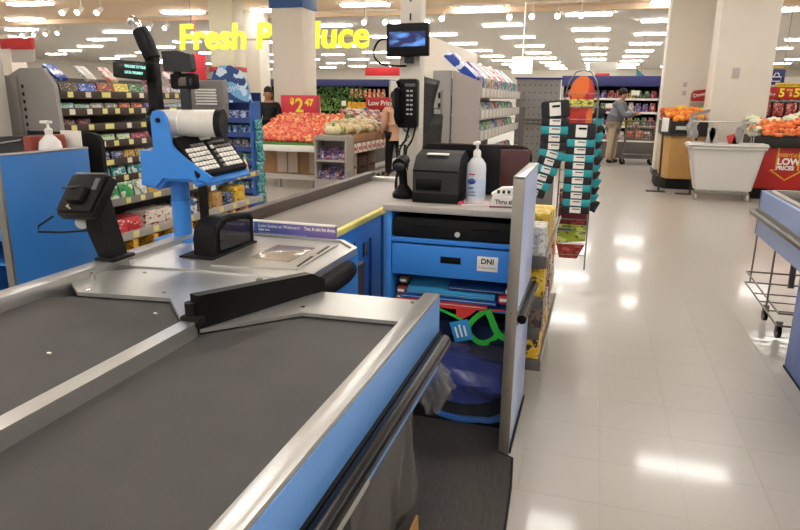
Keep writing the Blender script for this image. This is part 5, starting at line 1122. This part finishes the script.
    for y in (-.033, .033):
        eb = MB().sph((.108, y, .0), (.008, .012, .008), 8, 6).build('eye', mat('dark_eye', '#1a1412', .2)); eb.matrix_basis = M; eb.parent = t
    mb_ = MB().sph((.112, 0, -.075), (.006, .022, .006), 8, 6).build('mouth', mat('lips', '#8f4a44', .5)); mb_.matrix_basis = M; mb_.parent = t
    t.scale = (S, S, S)
    return t
person((.36, 16.6, 0), R(-8), 1.74, 'bearded man in grey jacket and beige trousers leaning over a shopping cart', R(14),
       {'l': ((.10, .02, -.27), (.25, -.04, .03)), 'r': ((.12, -.02, -.26), (.25, .04, .06))}, {'l': .03, 'r': -.06},
       (SKIN, mat('grey_blue_jacket', '#747a82', .8), mat('beige_trousers', '#b3a48c', .8), BLACK_M, HAIR), 'beard')
person((-3.51, 11.3, 0), R(125), 1.56, 'woman in a peach top and black trousers with long dark hair by the produce', R(4),
       {'l': ((.02, .03, -.27), (.12, -.02, -.20)), 'r': ((.03, -.03, -.27), (.16, .0, -.15))}, {'l': .12, 'r': -.12},
       (SKIN, mat('peach_top', '#d3a78c', .8), mat('black_trousers', '#1c1a1c', .8), mat('dark_shoes', '#3a3230', .5), HAIR), 'long')
person((-6.14, 11.5, 0), R(-70), 1.62, 'woman in black with dark hair behind the apples beside the blue chocolate display', R(3),
       {'l': ((.03, .02, -.27), (.2, -.04, -.1)), 'r': ((.03, -.02, -.27), (.2, .04, -.1))}, {'l': .02, 'r': -.02},
       (SKIN, mat('black_coat', '#151417', .8), mat('black_trousers', '#1c1a1c'), BLACK_M, HAIR), 'long')

# ---------------------------------------------------------------- shopping cart
def cart(x, y):
    t = thing('shopping_cart', 'grey wire shopping cart pushed by the bearded man', 'shopping cart', (x, y, 0))
    CG = mat('cart_grey', '#6d6a66', .4, .6)
    b = MB(); x0, x1, w0, zt, zb = x, x + .72, .27, 1.0, .58
    def P(u, v, lvl): 
        k = lvl; return (x0 + .05 * (1 - k) + (x1 - x0 - .12 * (1 - k)) * u, y + (v - .5) * 2 * (w0 - .04 * (1 - k)) , zb + (zt - zb) * k)
    for k in range(0, 7):
        q = k / 6; b.tube([P(0, 0, q), P(1, 0, q), P(1, 1, q), P(0, 1, q)], .011 if k in (0, 6) else .007, n=5, closed=True)
    for i in range(11):
        for v in (0, 1): b.tube([P(i / 10, v, 0), P(i / 10, v, 1)], .0065, n=5)
        b.tube([P(i / 10, 0, 0), P(i / 10, 1, 0)], .0065, n=5)
    for i in range(7):
        for u in (0, 1): b.tube([P(u, i / 6, 0), P(u, i / 6, 1)], .0065, n=5)
    tag(b.build('basket_wires', CG, t), kind='stuff')
    for sg in (-1, 1):
        MB().tube([(x0 - .08, y + sg * .25, 1.03), (x0 + .02, y + sg * .25, .98), (x0 + .03, y + sg * .24, .5), (x0 - .02, y + sg * .25, .16), (x0 + .7, y + sg * .2, .16)], .018, n=8).build('frame_tube', CG, t)
    MB().cyl((x0 - .08, y - .26, 1.03), (x0 - .08, y + .26, 1.03), .018, n=10).build('handle', mat('dark_handle', '#2e2e34', .4), t)
    MB().box(x0 + .02, x0 + .62, y - .18, y + .18, .22, .235).build('lower_tray', CG, t)
    for (dx, sg) in ((0, 1), (0, -1), (.64, 1), (.64, -1)):
        w_ = MB().cyl((x0 + dx, y + sg * .2 - .016, .065), (x0 + dx, y + sg * .2 + .016, .065), .065, n=14).build('wheel', BLACK_M, t)
        put(MB().box(x0 + dx - .02, x0 + dx + .02, y + sg * .2 - .022, y + sg * .2 + .022, .065, .16, b=.004).build('fork', CG), w_)
    for i, (dx, dz, c_, lab) in enumerate(((.12, .62, '#d8603a', 'orange bag in the left of the wire cart'), (.32, .62, '#e0805a', 'orange bag in the middle of the wire cart'), (.22, .82, '#8a6a60', 'brownish bag on top in the wire cart'), (.48, .60, '#7a7470', 'grey bag at the front of the wire cart'))):
        good(POUCH, 'grocery_bag', 'bag', lab, 'groceries in the cart', (x0 + dx, y, zb + dz - .6), (.18, .2, .19), pack(c_, '#c9b8a8', None))
cart(.62, 16.35)

# ---------------------------------------------------------------- white plastic tub truck
t = thing('plastic_tub_truck', 'big white plastic tub with rolled rim on casters in the aisle', 'tub', (1.9, 10.8, .1))
b = MB(); TW = mat('white_polyethylene', '#d2d0cb', .4)
def ring(x0, x1, y0, y1, z): return [b.bm.verts.new(p) for p in ((x0, y0, z), (x1, y0, z), (x1, y1, z), (x0, y1, z))]
r1 = ring(1.50, 2.28, 10.68, 10.92, .13); r2 = ring(1.36, 2.38, 10.58, 11.0, .80); r3 = ring(1.30, 2.44, 10.54, 11.03, .80); r4 = ring(1.30, 2.44, 10.54, 11.03, .86); r5 = ring(1.40, 2.34, 10.62, 10.95, .86); r6 = ring(1.53, 2.25, 10.72, 10.88, .17)
for A, B in ((r1, r2), (r2, r3), (r3, r4), (r4, r5), (r5, r6)):
    for j in range(4): b.bm.faces.new((A[j], A[(j + 1) % 4], B[(j + 1) % 4], B[j]))
b.bm.faces.new(r1[::-1]); b.bm.faces.new(r6)
bmesh.ops.bevel(b.bm, geom=b.bm.edges[:], offset=.03, segments=3, affect='EDGES')
b.build('tub', TW, t)
MB().box(1.55, 2.26, 10.68, 10.92, .105, .135, b=.005).build('base_board', STEEL_D, t)
for (x, y) in ((1.52, 10.70), (2.24, 10.70), (1.52, 10.92), (2.24, 10.92)):
    w_ = MB().cyl((x - .016, y, .05), (x + .016, y, .05), .05, n=16).build('wheel', mat('pale_wheel', '#b5afa6', .5), t)
    put(MB().box(x - .026, x + .026, y - .02, y + .02, .05, .11, b=.006).build('fork', STEEL_D), w_)
b = MB()
for y in (10.72, 10.88): b.tube([(1.40, y, .6), (1.40, y, 1.17), (2.22, y, 1.17), (2.22, y, .6)], .012, n=6)
for x in (1.40, 2.22): b.tube([(x, 10.72, 1.17), (x, 10.88, 1.17)], .012, n=6)
tag(b.build('tube_frame', mat('pale_tube', '#b5b0a8', .4, .5)), 'pale square tube frame standing in the white tub', 'frame')
for i, (x, a, c_, lab) in enumerate(((1.55, .3, '#a8a6a2', 'grey bent sheet leaning in the left of the tub'), (1.78, -.3, '#b8b4ae', 'pale grey sheet leaning in the middle of the tub'), (1.93, .25, '#8c8a88', 'dark grey sheet in the tub beside the red one'))):
    o = MB(Matrix.Translation((x, 10.8, .62)) @ Matrix.Rotation(a, 4, 'Y')).box(-.05, .05, -.02, .02, 0, .48, b=.004).build('folded_sheet', mat('sheet_' + c_[1:], c_, .4)); tag(o, lab, 'sheet', 'things in the white tub')
o = MB(Matrix.Translation((2.03, 10.8, .62)) @ Matrix.Rotation(-.35, 4, 'Y')).box(-.04, .07, -.02, .02, 0, .38, b=.004).build('red_yellow_pack', pack('#c8302c', '#e0c03a', None, 2)); tag(o, 'red and yellow pack sticking out of the white tub', 'pack', 'things in the white tub')

# ---------------------------------------------------------------- orange display and stand left of the tub
t = thing('orange_bin', 'tan cardboard bin with black rims heaped with oranges, left of the white tub', 'produce bin', (1.4, 12, 0))
MB().prism([(1.20, 11.85), (1.72, 11.85), (1.72, 13.0), (1.14, 13.0), (1.12, 12.1)], 'z', .18, .90).build('carton', CARD, t)
MB().prism([(1.20, 11.88), (1.70, 11.88), (1.70, 12.9), (1.05, 12.9), (1.05, 12.15)], 'z', 0, .18).build('plinth', BLACK_M, t)
MB().prism([(1.17, 11.80), (1.74, 11.80), (1.74, 13.05), (1.08, 13.05), (1.06, 12.08)], 'z', .90, 1.13).build('black_tray', mat('black_bin', '#1f1b19', .5), t)
MB().box(1.25, 1.60, 11.78, 11.80, 1.0, 1.06, b=.003).build('label_strip', mat('pale_green_card', '#c6d2c2', .6), t)
OM = [mat('orange_peel', '#ee8a22', .45, bump=.2, bscale=60), mat('light_orange_peel', '#f2aa3a', .45), mat('deep_orange_peel', '#dd6a28', .45)]
c = 0
for r_ in range(8):
    for i in range(9):
        x = .97 + i * .095 + (.04 if r_ % 2 else 0); y = 11.95 + r_ * .13
        if x < 1.18 - (y - 11.95) * .1 or x > 1.71: continue
        good(AP, 'orange', 'fruit', 'orange in the heap on the tan and black bin', 'oranges in the bin', (x, y, 1.12 + (y - 11.95) * .13 + random.uniform(0, .05)), (.105, .105, .10), OM[(r_ + i) % 3], rx=random.uniform(-.6, .6))
for i in range(10): good(AP, 'red_apple', 'fruit', 'red fruit at the left end of the orange heap, %s from the left' % nth(i), 'red fruit beside the oranges', (1.10 + (i % 2) * .08, 12.2 + (i // 3) * .16, 1.12 + .02 * (i // 3)), (.10, .10, .10), mat('red_fruit', '#b8483a', .5))
for i in range(12): good(AP, 'lemon', 'fruit', 'yellow fruit heaped behind the oranges', 'yellow fruit behind the oranges', (1.40 + (i % 5) * .085 + .03 * math.sin(i * 5), 12.70 + (i // 5) * .12, 1.20 + .035 * (i // 5) + .03 * abs(math.sin(i * 3))), (.10, .10, .10), mat('lemon_peel', '#f0c848', .5))
t = thing('metal_stand', 'dark metal stand with flat foot and a hanging bag roll before the orange bin', 'stand', (1.05, 11.4, 0))
MB().box(.86, 1.16, 11.35, 11.55, 0, .012, b=.003).build('foot', DGREY, t)
MB().cyl((1.06, 11.5, .01), (1.03, 11.5, 1.15), .016, n=8).build('post', DGREY, t)
MB().box(1.30, 1.55, 11.2, 11.35, 0, .012, b=.003).build('foot', DGREY, t)
MB().cyl((1.52, 11.3, .01), (1.52, 11.3, 1.2), .014, n=8).build('post', DGREY, t)
MB().cyl((1.02, 11.5, .93), (1.56, 11.3, .93), .012, n=8).build('cross_bar', DGREY, t)
MB().box(1.0, 1.10, 11.42, 11.48, .98, 1.20, b=.01).build('white_card', PAPER, t)
MB().sheet(lambda u, v: (1.36 + .16 * u + .02 * math.sin(9 * v), 11.28 + .02 * math.sin(12 * u), .90 + .32 * v), 8, 8, .01).build('plastic_bags', mat('pale_film', '#c9c9c8', .25), t)
MB().prism([(1.40, 1.22), (1.66, 1.30), (1.66, 1.35), (1.40, 1.27)], 'y', 11.25, 11.35).build('grey_holder', GREY_M, t)
t = thing('red_product_box', 'small red box with white lettering between the two white pillars', 'box', (1.75, 13, 1.4))
MB().box(1.62, 1.88, 13.3, 13.5, 1.46, 1.60, b=.01).prism([(1.62, 1.60), (1.88, 1.60), (1.84, 1.68), (1.66, 1.66)], 'y', 13.3, 13.5).build('box', mat('dark_red_box', '#a32a2c', .4), t)
MB().box(1.62, 1.90, 13.25, 13.55, 0, 1.45).build('stand', mat('taupe_stand', '#9c8f86', .5), t)
text('lettering', 'Dates', .09, frame((1.65, 13.295, 1.53), (1, 0, .25), (0, 0, 1)), PAPER, t)

# ---------------------------------------------------------------- red table with carrots and cauliflower
before_ = set(bpy.data.objects)
t = thing('red_produce_table', 'red fronted produce table heaped with carrots at the right edge of the photo', 'produce table', (2.9, 11.2, 0))
RT = mat('red_table_front', '#b5231f', .45)
MB().box(2.30, 4.4, 10.75, 10.78, .17, .82, b=.004).build('red_front', RT, t)
MB().prism([(10.76, .17), (11.6, .17), (11.6, .82), (10.76, .82)], 'x', 2.28, 2.31).build('red_side', RT, t)
MB().box(2.34, 4.4, 10.8, 11.55, 0, .17).build('plinth', BLACK_M, t)
MB().box(2.26, 4.4, 10.68, 11.6, .80, .95, b=.01).build('black_tray', mat('black_bin', '#1f1b19'), t)
YO = mat('orange_yellow_print', '#e8b03a', .5)
MB().tube([(2.60, 10.745, .80), (2.60, 10.745, .46), (2.52, 10.745, .46), (2.74, 10.745, .31), (2.96, 10.745, .46), (2.90, 10.745, .46), (2.90, 10.745, .80)], .012, n=4).build('arrow_outline', YO, t)
text('lettering', 'EVERYDAY', .072, facing_cam((2.605, 10.742, .66)), YO, t, sx=.85, bold=.002)
text('lettering', 'LOW', .135, facing_cam((2.60, 10.742, .545)), PAPER, t, bold=.006)
text('lettering', 'PRICES', .085, facing_cam((2.60, 10.742, .465)), PAPER, t, bold=.004, sx=.95)
CR = MB().lathe([(.02, 0), (.2, .1), (.42, .5), (.5, .85), (.42, .97), (.1, 1.0)], n=8).mesh('carrot', PAPER)
CM = [mat('carrot_orange', '#e8743a', .5), mat('carrot_light', '#f08c52', .5)]
n_ = 0
for r_ in range(7):
    for i in range(9):
        x = 2.36 + i * .085 + random.uniform(-.02, .02); y = 10.74 + r_ * .12
        good(CR, 'carrot', 'vegetable', 'carrot in the orange heap at the right edge', 'carrots on the red table', (x, y, .99 + r_ * .03 + max(0, (x - 2.5)) * .16), (.066, .066, .17), CM[(i + r_) % 2], rx=R(88) + random.uniform(-.15, .15), rz=random.uniform(-1.5, 1.5))
CF = MB()
for a in range(9): CF.sph((.28 * math.cos(a * .7) * (a > 0), .28 * math.sin(a * .7) * (a > 0), .6 + .1 * (a == 0)), (.26, .26, .24), 8, 6)
CF.sph((0, 0, .35), (.45, .45, .3), 10, 7)
CF = CF.mesh('cauliflower', PAPER)
for i, (x, y, z, s_) in enumerate(((2.32, 11.5, 1.06, .24), (2.52, 11.55, 1.08, .22), (2.38, 11.75, 1.16, .24), (2.62, 11.8, 1.2, .22), (2.84, 11.7, 1.22, .24), (3.0, 11.85, 1.28, .22), (2.36, 12.0, 1.22, .22), (2.74, 12.0, 1.2, .2))):
    good(CF, 'cauliflower', 'vegetable', 'pale green-white cauliflower, %s from the pillar behind the carrots' % nth(i), 'cauliflowers behind the carrots', (x, y - .38, z - .16), (s_, s_, s_), mat('pale_cauliflower', '#d8dcc0', .6, noise=.1, scale=12))
t = thing('red_offer_sign', 'red and yellow offer sign reading 5 for $5 above the carrots', 'sign', (2.9, 12.4, 0))
MB().box(2.66, 3.6, 12.45, 12.48, 1.52, 1.72, b=.004).build('red_board', RED, t)
MB().box(2.80, 3.6, 12.44, 12.46, 1.72, 1.79, b=.004).build('yellow_header', mat('yellow_header', '#e8cc3a', .5), t)
text('lettering', '5', .19, facing_cam((2.87, 12.44, 1.56)), YEL, t, bold=.006); text('lettering', 'FOR', .05, facing_cam((2.985, 12.44, 1.65)), YEL, t, bold=.001); text('lettering', '$', .09, facing_cam((3.03, 12.44, 1.57)), YEL, t, bold=.002); text('lettering', '5', .19, facing_cam((3.10, 12.44, 1.56)), YEL, t, bold=.006)
text('lettering', 'Buy', .07, facing_cam((2.72, 12.44, 1.58)), PAPER, t); text('lettering', 'EVERYDAY DEAL', .055, facing_cam((2.84, 12.437, 1.735)), mat('dark_red_print', '#9c2a20'), t)
MB().box(2.60, 3.6, 12.5, 12.9, .95, 1.52).build('crate_back', mat('dark_maroon', '#5c1f20', .5), t)
for k in range(5): MB().box(2.62 + k * .2, 2.78 + k * .2, 12.44, 12.5, 1.24, 1.46, b=.01).build('red_pack', pack('#9c2a2c', '#c8605a', '#e0c8b8', 2), t)
MB().box(2.62, 3.6, 12.43, 12.5, 1.47, 1.51).build('price_strip', pack('#30302e', '#c8c4bc', None, 9), t)

for o in set(bpy.data.objects) - before_:
    if o.parent is None: o.location.x += .06; o.location.y += .35

# ---------------------------------------------------------------- hanging signs
t = thing('blue_hanging_sign', 'narrow blue aisle sign with yellow top between the two white pillars', 'sign', (2.0, 15, 2.1))
MB().box(1.88, 2.40, 15, 15.03, 2.10, 2.54, b=.004).build('board', NAVY, t); MB().box(1.88, 2.40, 15, 15.03, 2.55, 2.66, b=.004).build('yellow_top', mat('ochre_top', '#c8a23a', .5), t)
text('lettering', 'Fruits', .085, facing_cam((1.98, 14.995, 2.42)), PAPER, t); text('lettering', 'Veggies', .085, facing_cam((1.98, 14.995, 2.32)), PAPER, t)
for x in (1.95, 2.3): MB().cyl((x, 15.01, 2.6), (x, 15.01, CEIL_Z), .005, n=5).build('cable', WIRE, t)
t = thing('basket_sign', 'square navy sign with a white basket symbol right of the wide pillar', 'sign', (4.0, 18, 1.9))
MB().box(3.84, 4.20, 18, 18.03, 1.88, 2.24, b=.004).build('board', NAVY, t); MB().box(3.86, 4.20, 18, 18.03, 2.26, 2.31, b=.003).build('yellow_top', mat('ochre_top', '#c8a23a'), t)
MB().tube([(3.91, 17.995, 2.06), (3.94, 17.995, 1.96), (4.10, 17.995, 1.96), (4.13, 17.995, 2.06)], .012, n=5, closed=True).tube([(3.95, 17.995, 2.06), (3.99, 17.995, 2.15), (4.05, 17.995, 2.15), (4.09, 17.995, 2.06)], .009, n=5).build('basket_symbol', PAPER, t)
for x in (3.9, 4.15): MB().cyl((x, 18.01, 2.3), (x, 18.01, CEIL_Z), .006, n=5).build('cable', WIRE, t)
t = thing('far_shelving', 'pale grey store shelving far behind the basket sign', 'shelving', (6, 22, 0))
MB().box(3.4, 9, 22, 22.3, 0, 2.2).build('back', mat('pale_wall_unit', '#b8b2a8', .6), t)
for k in range(4): MB().box(3.4, 9, 21.7, 22.0, .4 + k * .5, .44 + k * .5).build('shelf', GREY_L, t)
t = thing('teal_hanging_sign', 'small teal triangular banner hanging left of the pillar', 'banner', (1.6, 25, 2.2))
MB().prism([(1.15, 2.55), (1.40, 2.35), (1.55, 2.20), (1.15, 2.18)], 'y', 25, 25.03).build('banner', mat('teal_banner', '#2f7f80', .5), t)
MB().cyl((1.3, 25.01, 2.4), (1.3, 25.01, CEIL_Z), .008, n=5).build('cable', WIRE, t)
for (x, y, z, w_, h, m, lab) in ((-.3, 30, 2.3, .6, .3, RED, 'small far red sign over the case behind the man'), (-9.4, 26, 2.35, 1.5, .32, RED, 'small far red sign right of the blue-banded pillar'), (-.5, 26, 2.5, 1.0, .35, mat('pale_far_sign', '#cfcac0', .5), 'pale far sign above the case behind the man')):
    o = MB().box(x, x + w_, y, y + .04, z, z + h, b=.005).cyl((x + .1, y + .02, z + h), (x + .1, y + .02, CEIL_Z), .008, n=5).build('far_sign', m); tag(o, lab, 'sign')

# ---------------------------------------------------------------- end of the next lane at the right edge
t = thing('bagging_counter', 'blue bagging counter end with dark bumper and blue leg at the right edge', 'checkout counter', (1.4, 4, 0))
SB = mat('slate_blue_panel', '#7089bd', .35, noise=.02, scale=4)
MB().box(1.045, 1.07, 2.2, 4.62, .62, .905, b=.002).build('side_panel', SB, t)
MB().box(1.045, 2.2, 4.60, 4.625, .62, .905, b=.002).build('end_panel', SB, t)
MB().box(1.07, 1.11, 2.2, 4.60, .86, .915, b=.002).box(1.07, 2.2, 4.56, 4.60, .86, .915, b=.002).build('edge_rail', mat('worn_brown_rail', '#8d8580', .4, .4), t)
MB().box(1.11, 2.2, 2.2, 4.56, .82, .865).build('belt', BELT, t)
MB().cyl((1.028, 2.2, .755), (1.028, 4.68, .755), .021, n=14).sph((1.028, 4.68, .755), (.021, .014, .021)).build('bumper_tube', mat('brown_black_tube', '#2e2622', .35), t)
MB().cyl((1.028, 4.67, .755), (2.2, 4.67, .755), .021, n=14).build('bumper_tube', mat('brown_black_tube', '#2e2622'), t)
MB().box(1.036, 1.046, 2.2, 4.6, .725, .79).build('bumper_channel', STEEL_D, t)
MB().box(1.125, 1.5, 3.30, 3.86, 0, .62, b=.004).build('leg_panel', mat('deep_blue_leg', '#3f62ae', .35), t)
MB().box(1.122, 1.5, 3.29, 3.87, 0, .012).build('foot_trim', BLACK_M, t)
t = thing('wire_bag_rack', 'small chrome wire bag stand on black casters under the bagging counter', 'rack', (1.3, 4.6, 0))
for (x, y) in ((1.16, 5.05), (1.13, 4.42)): MB().tube([(x, y, .18), (x, y, .70)], .006, n=6).build('upright', WIRE, t)
for z in (.18, .26):
    MB().tube([(1.13, 5.05, z), (1.75, 5.05, z), (1.75, 4.25, z - .06), (1.16, 4.25, z - .06)], .007, n=6, closed=True).build('base_wire', WIRE, t)
for y in (4.45, 4.65, 4.85): MB().tube([(1.145, y, .155), (1.75, y, .155)], .005, n=6).build('cross_wire', WIRE, t)
for (x, y) in ((1.20, 4.35), (1.20, 4.7), (1.7, 4.3)):
    w_ = MB().cyl((x - .012, y, .05), (x + .012, y, .05), .042, n=16).build('caster', BLACK_G, t)
    put(MB().box(x - .02, x + .02, y - .012, y + .012, .05, .12, b=.003).build('fork', WIRE), w_)
for k in range(3): MB().tube([(1.26 + k * .012, 4.5, .3), (1.25 + k * .012, 4.5, .66)], .007, n=6).build('hanging_chain', STEEL_D, t)
tag(MB().box(1.32, 1.5, 3.9, 4.05, 0.0, .09, b=.01).build('small_grey_box', GREY_D), 'small dark box on the floor behind the blue leg', 'box')
